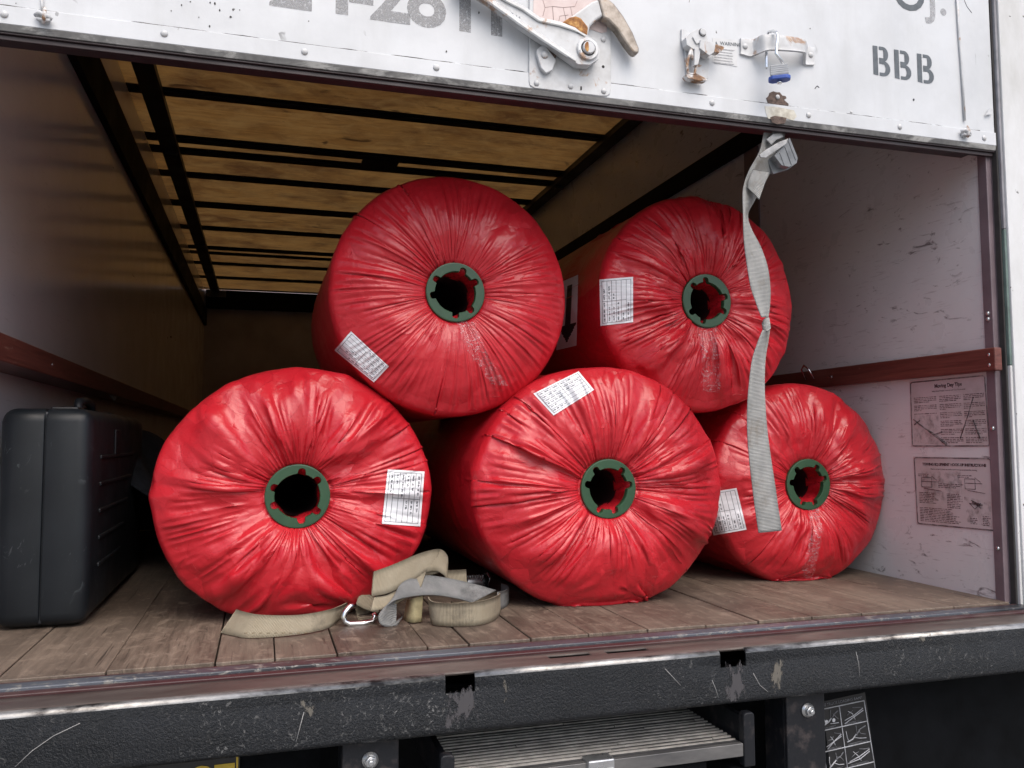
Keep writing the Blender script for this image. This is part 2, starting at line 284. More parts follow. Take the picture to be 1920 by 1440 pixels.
    t = NT('concrete'); M['concrete'] = t.set(Base_Color=t.ramp(t.noise(3, 8, .7), [(.3, (.20, .197, .19)), (.7, (.27, .266, .258))]), Roughness=.9, Normal=t.bump(t.noise(120, 4), .5, .005))
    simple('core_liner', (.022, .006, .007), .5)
mk_materials()

# ------------------------------------------------------------------ mesh helpers
def origin(o):
    v = Vector((0, 0, 0))
    while o is not None: v += o.location; o = o.parent
    return v
class MB:
    """collects shapes in place coordinates and links them as ONE mesh object"""
    def __init__(s, *mats): s.bm = bmesh.new(); s.mats = [M[m] for m in mats]; s.uv = None
    def _tag(s, faces, mi, smooth=False):
        for f in faces: f.material_index = mi; f.smooth = smooth
    def box(s, lo, hi, mi=0, rot=None, piv=None):
        vs = [s.bm.verts.new((lo[0] if i & 1 == 0 else hi[0], lo[1] if i & 2 == 0 else hi[1], lo[2] if i & 4 == 0 else hi[2])) for i in range(8)]
        fs = [s.bm.faces.new([vs[k] for k in q]) for q in ((0, 2, 3, 1), (4, 5, 7, 6), (0, 1, 5, 4), (2, 6, 7, 3), (0, 4, 6, 2), (1, 3, 7, 5))]
        if rot is not None: bmesh.ops.transform(s.bm, matrix=rot, verts=vs, space=Matrix.Translation(-Vector(piv)))
        s._tag(fs, mi); return s
    def prism(s, pts, off, mi=0):
        """outline of 3D points swept by the vector off"""
        off = Vector(off); a = [s.bm.verts.new(p) for p in pts]; b = [s.bm.verts.new(Vector(p) + off) for p in pts]; n = len(pts)
        fs = [s.bm.faces.new(a), s.bm.faces.new(b[::-1])] + [s.bm.faces.new((a[i], b[i], b[(i + 1) % n], a[(i + 1) % n])) for i in range(n)]
        s._tag(fs, mi); bmesh.ops.recalc_face_normals(s.bm, faces=fs); return s
    def quad(s, pts, mi=0):
        f = s.bm.faces.new([s.bm.verts.new(p) for p in pts]); s._tag([f], mi); return s
    def tube(s, pts, r, mi=0, n=10, cap=True):
        pts = [Vector(p) for p in pts]; rs = r if isinstance(r, (list, tuple)) else [r] * len(pts); rings = []
        t0 = (pts[1] - pts[0]).normalized(); up = Vector((0, 0, 1)) if abs(t0.z) < .9 else Vector((0, 1, 0)); nx = t0.cross(up).normalized()
        for i, p in enumerate(pts):
            t = (pts[min(i + 1, len(pts) - 1)] - pts[max(i - 1, 0)]).normalized(); nx = (nx - t * nx.dot(t)).normalized(); ny = t.cross(nx)
            rings.append([s.bm.verts.new(p + (nx * math.cos(2 * PI * k / n) + ny * math.sin(2 * PI * k / n)) * rs[i]) for k in range(n)])
        fs = []
        for A, B in zip(rings, rings[1:]): fs += [s.bm.faces.new((A[k], A[(k + 1) % n], B[(k + 1) % n], B[k])) for k in range(n)]
        s._tag(fs, mi, True)
        if cap:
            e = [s.bm.faces.new(rings[0][::-1]), s.bm.faces.new(rings[-1])]; s._tag(e, mi)
        return s
    def lathe(s, c, ax, prof, mi=0, n=24):
        """profile of (along, radius) about the direction ax"""
        c = Vector(c); ax = Vector(ax).normalized(); u = ax.orthogonal().normalized(); v = ax.cross(u); rings = []
        for a, r in prof:
            rings.append([s.bm.verts.new(c + ax * a + (u * math.cos(2 * PI * k / n) + v * math.sin(2 * PI * k / n)) * max(r, 1e-4)) for k in range(n)])
        fs = []
        for A, B in zip(rings, rings[1:]): fs += [s.bm.faces.new((A[k], A[(k + 1) % n], B[(k + 1) % n], B[k])) for k in range(n)]
        s._tag(fs, mi, True); e = [s.bm.faces.new(rings[0][::-1]), s.bm.faces.new(rings[-1])]; s._tag(e, mi); bmesh.ops.recalc_face_normals(s.bm, faces=fs + e); return s
    def text(s, body, o, ux, uy, size, mi=0, embolden=0, align='LEFT', thick=.0008):
        """lettering on the plane o + ux, uy; size is the height of a capital"""
        cu = D.curves.new('lettering', 'FONT'); cu.body = body; cu.size = size / .70; cu.offset = embolden; cu.align_x = align; cu.resolution_u = 4
        ob = D.objects.new('lettering', cu); COL.objects.link(ob); dg = bpy.context.evaluated_depsgraph_get()
        me = ob.evaluated_get(dg).to_mesh(); ux = Vector(ux).normalized(); uy = Vector(uy).normalized(); nz = ux.cross(uy)
        n0 = len(s.bm.verts); vs = [s.bm.verts.new(Vector(o) + ux * q.co.x + uy * q.co.y) for q in me.vertices]; fs = []
        for p in me.polygons:
            try: fs.append(s.bm.faces.new([vs[i] for i in p.vertices]))
            except ValueError: pass
        s._tag(fs, mi); ob.evaluated_get(dg).to_mesh_clear(); D.objects.remove(ob); D.curves.remove(cu)
        if thick:
            r = bmesh.ops.extrude_face_region(s.bm, geom=fs); bmesh.ops.translate(s.bm, verts=[g for g in r['geom'] if isinstance(g, bmesh.types.BMVert)], vec=nz * thick)
            s._tag([g for g in r['geom'] if isinstance(g, bmesh.types.BMFace)], mi)
        return s
    def ribbon(s, A, B, thick=.0022, mi=0, sub=6, vlen=1.0):
        """webbing between two edge curves, with ribs laid along its UV map"""
        def cr(P):
            P = [Vector(p) for p in P]; out = []
            for i in range(len(P) - 1):
                p0, p1, p2, p3 = P[max(i - 1, 0)], P[i], P[i + 1], P[min(i + 2, len(P) - 1)]
                for k in range(sub):
                    t = k / sub; out.append(.5 * ((2 * p1) + (p2 - p0) * t + (2 * p0 - 5 * p1 + 4 * p2 - p3) * t * t + (3 * p1 - p0 - 3 * p2 + p3) * t ** 3))
            return out + [P[-1]]
        A = cr(A); B = cr(B); uvl = s.bm.loops.layers.uv.verify(); L = 0; rows = []; NW = 4
        for i in range(len(A)):
            if i: L += ((A[i] + B[i]) - (A[i - 1] + B[i - 1])).length / 2
            t = (A[min(i + 1, len(A) - 1)] + B[min(i + 1, len(A) - 1)] - A[max(i - 1, 0)] - B[max(i - 1, 0)])
            nn = t.cross(B[i] - A[i]); nn = nn.normalized() if nn.length > 1e-9 else Vector((0, 1, 0))
            rows.append(([s.bm.verts.new(A[i].lerp(B[i], k / NW) + nn * thick / 2) for k in range(NW + 1)], [s.bm.verts.new(A[i].lerp(B[i], k / NW) - nn * thick / 2) for k in range(NW + 1)], L))
        def face(vs, uvs):
            f = s.bm.faces.new(vs); f.material_index = mi; f.smooth = True
            for lp, q in zip(f.loops, uvs): lp[uvl].uv = q
        for (a0, b0, l0), (a1, b1, l1) in zip(rows, rows[1:]):
            for k in range(NW):
                q = [(l0 / .05, k / NW), (l0 / .05, (k + 1) / NW), (l1 / .05, (k + 1) / NW), (l1 / .05, k / NW)]
                face((a0[k], a0[k + 1], a1[k + 1], a1[k]), q); face((b1[k], b1[k + 1], b0[k + 1], b0[k]), [q[3], q[2], q[1], q[0]])
            for k in (0, NW): face((a0[k], a1[k], b1[k], b0[k]), [(l0 / .05, k), (l1 / .05, k), (l1 / .05, k), (l0 / .05, k)])
        for a, b, l in (rows[0], rows[-1]): face(a + b[::-1], [(l / .05, .5)] * (2 * NW + 2))
        return s
    def build(s, name, parent=None, bevel=0, seg=2, loc=None, smooth=None):
        me = D.meshes.new(name); o = D.objects.new(name, me); COL.objects.link(o)
        for m in s.mats: me.materials.append(m)
        base = origin(parent)
        if loc is not None: o.location = Vector(loc) - base; base = Vector(loc)
        bmesh.ops.translate(s.bm, verts=s.bm.verts[:], vec=-base); s.bm.normal_update()
        if smooth:
            for f in s.bm.faces: f.smooth = True
        s.bm.to_mesh(me); s.bm.free(); o.parent = parent
        if bevel:
            b = o.modifiers.new('bevel', 'BEVEL'); b.width = bevel; b.segments = seg; b.limit_method = 'ANGLE'; b.angle_limit = R(40); b.harden_normals = False
        return o
def thing(name, label, cat, loc=(0, 0, 0), group=None):
    o = D.objects.new(name, None); COL.objects.link(o); o.location = loc; o.empty_display_size = .1; tag(o, label, cat, group); return o
def tag(o, label, cat, group=None):
    o['label'] = label; o['category'] = cat
    if group: o['group'] = group
    return o
def struct(o): o['kind'] = 'structure'; return o
rnd = random.Random(7)
# ------------------------------------------------------------------ ground and truck body
XL, XR, YD, ZD, YB, ZB = -.608, 1.770, 1.630, 1.134, 1.478, -.012
YF, ZC, L = 9.25, 2.0, 7.6
g = MB('concrete'); g.quad([(-150, -150, -.95), (150, -150, -.95), (150, 150, -.95), (-150, 150, -.95)])
o = struct(g.build('ground')); 
truck = thing('moving_truck', 'box truck with scratched black bumper, white roll-up door half raised and wooden deck', 'truck', (.6, YD, -.95))
# deck of separate hardwood boards
edges = [XL, -.43, -.258, -.077, .028, .142, .316, .40, .53, .656, .79, .93, 1.06, 1.20, 1.335, 1.47, 1.60, XR]
b = MB('deck_wood', 'gap_shadow')
for a, c in zip(edges, edges[1:]):
    cuts = sorted([1.636] + [rnd.uniform(2.6, 4.5), rnd.uniform(5.2, 7.6)] + [YF]); h = rnd.uniform(-.0012, .0012)
    for y0, y1 in zip(cuts, cuts[1:]):
        b.box((a + rnd.uniform(.0006, .0022), y0 + .001, -.022), (c - rnd.uniform(.0004, .0018), y1 - .001, h))
b.box((XL, 1.64, -.05), (XR, YF, -.024), 1)
b.build('cargo_floor', truck, .0012, 1)
b = MB('lining_haze_tint'); b.box((XL - .03, 1.636, -.02), (XL, YF, 2.2)); b.build('side_wall', truck)
b = MB('lining_paint'); b.box((XR, 1.65, -.02), (XR + .022, YF, 2.2)); wallr = b.build('side_wall', truck)
b = MB('front_lining', 'black_steel'); b.box((XL, YF, 0), (XR, YF + .03, 2.2)); b.box((XL + .02, YF - .10, 1.80), (XR - .02, YF - .002, 1.985), 1)
b.build('front_wall', truck)
b = MB('roof_skin'); b.box((XL - .03, 1.60, 2.2), (XR + .03, 3.35, 2.23)); b.build('front_roof', truck)
# rub rails of stained wood along both walls
for side, x0, x1 in ((-1, XL + .001, XL + .093), (1, XR - .024, XR - .001)):
    b = MB('rail_wood'); b.box((x0, 1.66 if side < 0 else 1.626, .571), (x1, YF - .12, .629)); r_ = b.build('rub_rail', truck, .003)
    xi = x1 if side < 0 else x0
    for y in (1.645, 2.25, 2.9) if side > 0 else (1.78, 2.35):
        for z in ((.586, .612) if y < 1.8 else (.60,)):
            c = MB('zinc'); c.lathe((xi, y, z), (-side, 0, 0), [(0, .005), (.0012, .0045), (.002, .002)], n=12); c.build('screw', r_)
for x0, x1, z0, z1 in ((XL + .001, XL + .028, 1.615, 1.785), (XR - .022, XR - .001, 1.505, 1.582)):
    b = MB('upper_rail_paint'); b.box((x0, 1.70, z0), (x1, YF - .02, z1)); b.build('upper_rail', truck, .003)
# tie-down ring standing on the right rail
c = MB('chrome'); p = at(1512, 714, 0, XR - .05)
c.tube([(XR - .035, p.y - .022, .60), (XR - .055, p.y - .018, .632), (XR - .058, p.y, .645), (XR - .055, p.y + .018, .632), (XR - .035, p.y + .022, .60)], .003)
c.build('tie_ring', r_)
# rear door frame
b = MB('jamb_paint'); b.box((XR - .004, 1.646, -.005), (XR + .012, 1.674, 2.19)); b.box((XR + .0125, 1.632, -.004), (XR + .055, 1.689, 2.188)); j = b.build('door_jamb', truck, .002)
for u, v in ((1851, 590), (1882, 803), (1895, 1030), (1856, 600)):
    p = at(u - 12, v, 0, XR - .004); c = MB('zinc'); c.lathe((XR - .004, 1.660, p.z), (-1, 0, 0), [(0, .006), (.003, .005), (.005, .002)], n=12); c.build('bolt', j)
simple('grey_seal', (.23, .23, .25), .5, 0, .3, 20)
b = MB('post_paint', 'green_stripe', 'gap_shadow', 'jamb_paint', 'grey_seal')
xp = 1.788
b.box((xp + .008, 1.616, -.03), (xp + .16, 1.642, 2.25))
b.box((xp, 1.621, .585), (xp + .0075, 1.644, .93), 1); b.box((xp, 1.621, -.03), (xp + .0075, 1.644, .584)); b.box((xp, 1.621, .931), (xp + .0075, 1.644, 2.25), 4)
b.box((xp - .006, 1.628, -.02), (xp - .0005, 1.645, 2.2), 2)
for z in (.06, .13): b.box((xp + .03, 1.604, z), (xp + .16, 1.6155, z + .05), 2)
b.build('rear_post', truck, .002)
b = MB('post_paint'); b.box((XL - .2, 1.60, -.03), (XL - .012, 1.634, 2.25)); b.build('rear_post', truck, .002)
b = MB('post_paint'); b.box((XL - .2, 1.60, 2.0), (XR + .2, 1.626, 2.3)); b.build('rear_header', truck, .002)
# sill of the deck
b = MB('sill_paint', 'maroon_paint')
b.box((XL - .1, 1.583, -.03), (XR + .012, 1.616, -.002)); b.box((XL - .1, 1.6165, -.03), (XR + .012, 1.635, -.005), 1); b.box((XL - .1, 1.562, -.03), (XR + .012, 1.5825, -.007), 1)
b.build('sill_strip', truck, .002)
# bumper: pressed plate with two notches and two slots
def bx(u, v): return at(u, v, 1, YB).x
n1 = (bx(835, 1260), bx(891, 1260)); n2 = (bx(1350, 1215), bx(1399, 1215)); s1 = (at(1017, 1224, 2, ZB).x, at(1100, 1221, 2, ZB).x); s2 = (at(1127, 1218, 2, ZB).x, at(1208, 1213, 2, ZB).x)
b = MB('bumper_paint', 'bumper_top', 'worn_edge')
full = [(1.563, ZB), (1.547, ZB), (1.524, ZB), (1.499, ZB), (1.488, ZB), (1.484, ZB - .0012), (1.4805, ZB - .004), (YB, ZB - .009), (YB, ZB - .0235), (YB, ZB - .034), (YB, ZB - .094), (YB + .0015, ZB - .100), (YB + .007, ZB - .106), (1.56, ZB - .106)]
mat = [1, 1, 1, 1, 2, 2, 2, 0, 0, 0, 0, 0, 0]
cutsx = [-1.0, n1[0], n1[1], s1[0], s1[1], s2[0], s2[1], n2[0], n2[1], 2.3]
cutsx = sorted(cutsx)
def col_(x): return [b.bm.verts.new((x, y, z)) for y, z in full]
cols = [col_(x) for x in cutsx]
for i, (A, Bc) in enumerate(zip(cols, cols[1:])):
    x0, x1 = cutsx[i], cutsx[i + 1]
    notch = (x0, x1) in (n1, n2); slot = (x0, x1) in (s1, s2)
    for k in range(len(full) - 1):
        if notch and 4 <= k <= 8: continue
        if slot and k == 1: continue
        f = b.bm.faces.new((A[k], Bc[k], Bc[k + 1], A[k + 1])); f.material_index = mat[k]; f.smooth = True
bump_ = b.build('bumper', truck)
so_ = bump_.modifiers.new('plate', 'SOLIDIFY'); so_.thickness = .006; so_.offset = 1
b = MB('black_frame'); b.box((-1.0, 1.53, ZB - .104), (2.3, 1.565, ZB - .05)); b.build('bumper_dark_fill', truck)  # added black block, standing in for the shade inside the notches
t = NT('scrape'); 
def feather(t, n, lo, hi):
    g = t.n('ShaderNodeTexCoord'); s = t.n('ShaderNodeSeparateXYZ'); t.l(g.outputs['Generated'], s.inputs[0]); e = None
    for a in (0, 2):
        x = s.outputs[a]; m = t.math('MINIMUM', x, t.math('SUBTRACT', 1.0, x)); e = m if e is None else t.math('MINIMUM', e, m)
    f = t.math('MULTIPLY', e, 2.6, True); f = t.math('ADD', t.math('MULTIPLY', f, .20), n)
    return t.ramp(f, [(lo, 0), (hi, .9)])
M['scrape'] = t.set(Base_Color=(.060, .057, .062), Roughness=.5, Alpha=feather(t, t.noise(60, 6, .7, t.coord((1, 1, .4))), .58, .66))
t = NT('tan_scrape')
M['tan_scrape'] = t.set(Base_Color=(.125, .115, .098), Roughness=.6, Alpha=feather(t, t.noise(70, 6, .72, t.coord((1, 1, .35))), .66, .72))
def decal(name, mats, uvs, y, parent, mi=0):
    q = MB(*mats); q.quad([at(u, v, 1, y) for u, v in uvs], mi); return q.build(name, parent)
def vis(o): return o
decal('bare_patch', ['scrape'], [(838, 1288), (893, 1284), (898, 1360), (832, 1366)], YB - .0008, bump_)
decal('bare_patch', ['scrape'], [(1356, 1239), (1401, 1236), (1406, 1312), (1358, 1318)], YB - .0008, bump_)
decal('scraped_paint', ['tan_scrape'], [(942, 1262), (958, 1261), (959, 1328), (945, 1330)], YB - .0008, bump_)
decal('scraped_paint', ['tan_scrape'], [(1440, 1222), (1474, 1220), (1480, 1300), (1444, 1304)], YB - .0008, bump_)
decal('scraped_paint', ['tan_scrape'], [(1700, 1190), (1755, 1186), (1757, 1206), (1710, 1208)], YB - .0008, bump_)
decal('scraped_paint', ['tan_scrape'], [(560, 1310), (600, 1306), (604, 1348), (566, 1352)], YB - .0008, bump_)
t = NT('pale_scratch'); M['pale_scratch'] = t.set(Base_Color=(.32, .315, .31), Roughness=.5)
for pts in ([(28, 1438), (60, 1408), (100, 1380), (150, 1356)], [(1247, 1254), (1262, 1270), (1276, 1285)], [(1335, 1275), (1342, 1292), (1347, 1308)], [(555, 1392), (562, 1365), (570, 1335)], [(1412, 1262), (1425, 1285), (1440, 1297)], [(1605, 1222), (1610, 1245), (1612, 1268)]):
    c = MB('pale_scratch'); c.tube([at(u, v, 1, YB - .0003) for u, v in pts], .00055, n=5); c.build('scratch', bump_)
# what hangs below the bumper
b = MB('black_frame'); b.box((-1.0, 2.2, -.90), (2.3, 2.24, -.06)); b.box((-1.0, 1.56, -.06), (2.3, 2.24, -.055)); b.build('under_frame', truck)
b = MB('black_steel'); x0 = at(1546, 1380, 1, 1.60).x; b.box((x0 - .05, 1.602, -.85), (2.2, 1.612, -.118)); skirt = b.build('rear_skirt', truck)
b = MB('black_frame'); b.box((-.9, 1.62, -.6), (at(600, 1420, 1, 1.62).x, 1.63, -.118)); b.build('rear_skirt', truck)
for u0, u1, v0, zt in ((642, 748, 1387, -.118), (1474, 1546, 1306, -.118)):
    xa = at(u0, v0, 1, 1.51).x; xb = at(u1, v0, 1, 1.51).x
    b = MB('bracket_paint'); b.box((xa, 1.510, -.40), (xb, 1.519, zt - .006)); b.box((xa, 1.5195, -.40), (xa + .006, 1.59, zt - .006)); b.box((xb - .006, 1.5195, -.40), (xb, 1.59, zt - .006)); b.box((xa - .001, 1.504, zt - .0055), (xb + .001, 1.575, zt))
    br = b.build('hanger_bracket', truck, .003)
    p = at(694, 1425, 1, 1.509) if u0 < 1000 else at(1514, 1331, 1, 1.509)
    c = MB('zinc'); c.lathe(p, (0, -1, 0), [(0, .0145), (.002, .0145), (.0025, .0105), (.005, .0105)]); c.lathe(p + Vector((0, -.005, 0)), (0, -1, 0), [(0, .0098), (.007, .0098), (.0075, .008)], n=6); c.lathe(p + Vector((0, -.012, 0)), (0, -1, 0), [(0, .0048), (.006, .0048), (.0065, .003)], n=12)
    c.build('bolt', br)
# pull-out ramp
zr = -.200; xa = at(845, 1410, 1, 1.53).x; xb = at(1362, 1365, 1, 1.53).x + .012
b = MB('tread_groove', 'ramp_alloy'); b.box((xa, 1.50, zr - .006), (xb, 2.1, zr)); b.box((xa, 1.488, zr - .024), (xb, 1.4995, zr + .001), 1)
rampo = b.build('loading_ramp', truck, .001)
for k in range(17):
    y = 1.512 + k * .0155; c = MB('tread_ridge'); x = xa + .003; 
    while x < xb - .004:
        x2 = min(xb - .003, x + rnd.uniform(.12, .4)); c.box((x, y + rnd.uniform(-.0004, .0004), zr + .0002), (x2, y + .0042, zr + .0034 - rnd.choice((0, 0, .001)))); x = x2 + rnd.choice((.0004, .002))
    c.build('tread_ridge', rampo)
for x0, x1, nm in ((xa - .028, xa - .002, 0), (xb + .001, xb + .026, 1)):
    c = MB('bracket_paint'); zt = -.140 if nm else -.155
    pts = [(x0, 1.486, zr - .045), (x0, 1.486, zt - .008)] + [(x0 + .008 - .008 * math.cos(a), 1.486, zt - .008 + .008 * math.sin(a)) for a in (.5, 1.0, 1.57)] + [(x1 - .008 + .008 * math.sin(a), 1.486, zt - .008 + .008 * math.cos(a)) for a in (.2, .7, 1.2)] + [(x1, 1.486, zt - .01), (x1, 1.486, zr - .045)]
    c.prism(pts, (0, .02, 0)); c.box((x0 + .008, 1.507, zr - .04), (x1 - .006, 2.1, zt - .012)); c.build('side_rail', rampo, .0025)
c = MB('zinc'); p = at(1100, 1420, 1, 1.487); q = at(1153, 1412, 1, 1.487)
c.box((p.x, 1.478, zr - .012), (q.x - .004, 1.512, zr + .007)); c.box((p.x + .004, 1.470, zr - .024), (q.x, 1.4875, zr - .0125)); c.build('ramp_catch', rampo, .003)
b = MB('black_steel'); p = at(1195, 1425, 1, 1.53); q = at(1312, 1440, 1, 1.53); b.box((p.x, 1.50, -.30), (q.x, 1.56, zr - .028)); b.box((at(1372, 1400, 1, 1.5).x, 1.50, -.32), (at(1408, 1400, 1, 1.5).x, 1.55, zr - .05)); b.build('ramp_bracket', truck, .004)
# licence plate, mostly below the frame
yp = 1.61; pr = at(447, 1414, 1, yp); zp = pr.z
b = MB('plate_black', 'plate_yellow'); b.box((pr.x - .31, yp, zp - .155), (pr.x + .003, yp + .003, zp + .004)); pl = b.build('licence_plate', truck, .002)
c = MB('plate_yellow')
for lo, hi in (((pr.x - .302, zp - .15), (pr.x - .299, zp)), ((pr.x - .0035, zp - .15), (pr.x, zp)), ((pr.x - .299, zp - .15), (pr.x - .0035, zp - .147))): c.box((lo[0], yp - .001, lo[1]), (hi[0], yp - .0002, hi[1]))
c.build('plate_border', pl)
zt = at(420, 1431, 1, yp).z
for ch, u in (('1', 333), ('2', 383), ('5', 421)):
    c = MB('plate_yellow'); c.text(ch, (at(u, 1432, 1, yp).x, yp - .0003, zt - .075), (1, 0, 0), (0, 0, 1), .075, embolden=.001, align='CENTER'); c.build('plate_character', pl)
# ramp instruction sticker on the skirt
ys = 1.6012
def sp(u, v): return at(u, v, 1, ys)
c = MB('pictogram_white', 'pictogram_grey', 'plate_black')
c.quad([sp(1541, 1316), sp(1622, 1298), sp(1646, 1470), sp(1562, 1480)], 2)
def sx(a, q):     # sticker coordinates 0..1 across, 0.. down in cells
    tl, tr, bl, brr = Vector((1537, 1331)), Vector((1620, 1313.5)), Vector((1545.5, 1410 )), Vector((1632.5, 1390))
    p = tl.lerp(tr, a).lerp(bl.lerp(brr, a), q / 2); return at(p.x, p.y, 1, ys - .0006)
for q in range(4): c.tube([sx(0, q), sx(1, q)], .0012, 0, 5)
for a in (0, .44, 1): c.tube([sx(a, 0), sx(a, 3.4)], .0012, 0, 5)
c.text('USE TRUCK LOADING RAMP', sx(.02, -.12), sx(1, 0) - sx(0, 0), Vector((0, 0, 1)), .006, 1)
rs = random.Random(3)
for q in range(3):
    for a0, a1 in ((.04, .42), (.47, .97)):
        def P(x, y): return sx(a0 + (a1 - a0) * x, q + y)
        for x0, y0, x1, y1, rr, mi in ([(.05, .75, .95, .35, .0011, 0), (.05, .85, .95, .45, .0011, 0), (.3, .3, .55, .8, .0008, 0), (.55, .25, .95, .3, .0008, 1), (.2, .55, .5, .35, .0008, 1)] if (q + (a0 > .2)) % 2 else [(.1, .3, .15, .75, .0008, 0), (.5, .15, .55, .6, .0008, 1), (.05, .8, .5, .5, .0015, 0), (.5, .5, .95, .2, .0013, 1), (.4, .7, .9, .78, .0008, 0), (.6, .35, .9, .6, .0008, 1)]):
            j = lambda: rs.uniform(-.06, .06); c.tube([P(x0 + j(), y0 + j()), P((x0 + x1) / 2 + j(), (y0 + y1) / 2 + j()), P(x1, y1)], rr, mi, 5)
        for k in range(2): c.tube([P(.08, .9 + k * .05), P(rs.uniform(.6, .95), .88 + k * .05)], .0005, 1, 4)
for cx, rr in ((.12, .07), (.28, .10)):
    c.lathe(sx(cx, .62), (0, -1, 0), [(0, .0042), (.0004, .0042)], 0, 14)
c.build('instruction_sticker', skirt)
# overhead: the raised sections of the door between their tracks
xl, xr_ = -.455, 1.690
bars = [(3.93, 4.03), (4.54, 4.66), (4.73, 4.85), (5.16, 5.28), (5.79, 5.94), (6.45, 6.58), (7.12, 7.25), (7.33, 7.44), (7.75, 7.88), (8.42, 8.56), (9.10, 9.14)]
b = MB('plywood')
for y0, y1 in ((2.281, 2.82), (2.821, 3.36)): b.box((xl - .01, y0, ZC + .001), (xr_ + .01, y1, ZC + .014))
b.build('overhead_panel', truck)
b = MB('roof_glow'); N_ = 24; yy = np.linspace(3.362, 9.24, N_ + 1)
V = [[b.bm.verts.new((x, y, ZC + .001 + .0025 * math.sin(7 * y) * (i not in (0, 4)))) for i, x in enumerate(np.linspace(XL, XR, 5))] for y in yy]
for A, Bq in zip(V, V[1:]):
    for i in range(4): b.bm.faces.new((A[i], Bq[i], Bq[i + 1], A[i + 1])).smooth = True
ov = b.build('roof_skin', truck)
for p, q in bars + [(3.34, 3.44)]:
    c = MB('cross_bar'); c.box((XL + .001, p, ZC - .008), (XR - .001, q, ZC - .003)); c.box((xl, p + .03, ZC - .014), (xr_, q - .03, ZC - .0085)); c.build('cross_bar', ov, .002)
p = at(682, 293, 2, ZC - .01); q = at(750, 300, 2, ZC - .01)
c = MB('cross_bar'); c.box((p.x, 4.60, ZC - .016), (q.x, 4.80, ZC - .003)); c.build('lock_plate', ov, .002)
# unseen curved sections, put in to block light, between the upright foot panel and the overhead run
c = MB('plywood'); N_ = 10; pr_ = [(1.66 + .62 * (1 - math.cos(a * PI / 2 / N_)), ZC + .012 - .42 * (1 - math.sin(a * PI / 2 / N_))) for a in range(N_ + 1)]
for (y0, z0), (y1, z1) in zip(pr_, pr_[1:]): c.prism([(xl - .02, y0, z0), (xl - .02, y1, z1), (xl - .02, y1, z1 + .014), (xl - .02, y0 - .0, z0 + .014)], (xr_ - xl + .04, 0, 0))
c.build('curved_panel', truck)
for x0, x1 in ((xl - .085, xl + .002), (xr_ - .002, xr_ + .072)):
    c = MB('track_steel'); c.box((x0, 2.2, ZC - .045), (x1, YF - .09, ZC - .022)); c.box((x0, 2.2, ZC - .0215), (x0 + .004, YF - .09, ZC - .0085)); c.box((x1 - .004, 2.2, ZC - .0215), (x1, YF - .09, ZC - .0085))
    c.tube([(( x0 + x1) / 2, 1.70 + .55 * (1 - math.cos(a)), ZC - .40 + .40 * math.sin(a)) for a in np.linspace(0, PI / 2, 8)], .022, 0, 6)
    c.box((x0, 1.68, 1.55), (x1, 1.70, 1.62)); tr = c.build('door_track', truck, .002)
    for y in (4.7, 6.9, 8.9):
        d = MB('track_steel'); d.box((x0 + .01, y, ZC - .06), (x1 - .01, y + .03, ZC - .0455)); d.build('track_hanger', tr)
c = MB('track_steel'); c.box((XL + .03, YF - .16, ZC - .10), (XL + .22, YF - .12, ZC - .028)); c.build('track_stop', truck)
# stile of the side lining
c = MB('jamb_paint'); p = at(1424, 420, 0, XR - .004); c.box((XR - .006, p.y, .632), (XR - .0005, p.y + .09, 1.503)); c.build('wall_seam', truck)

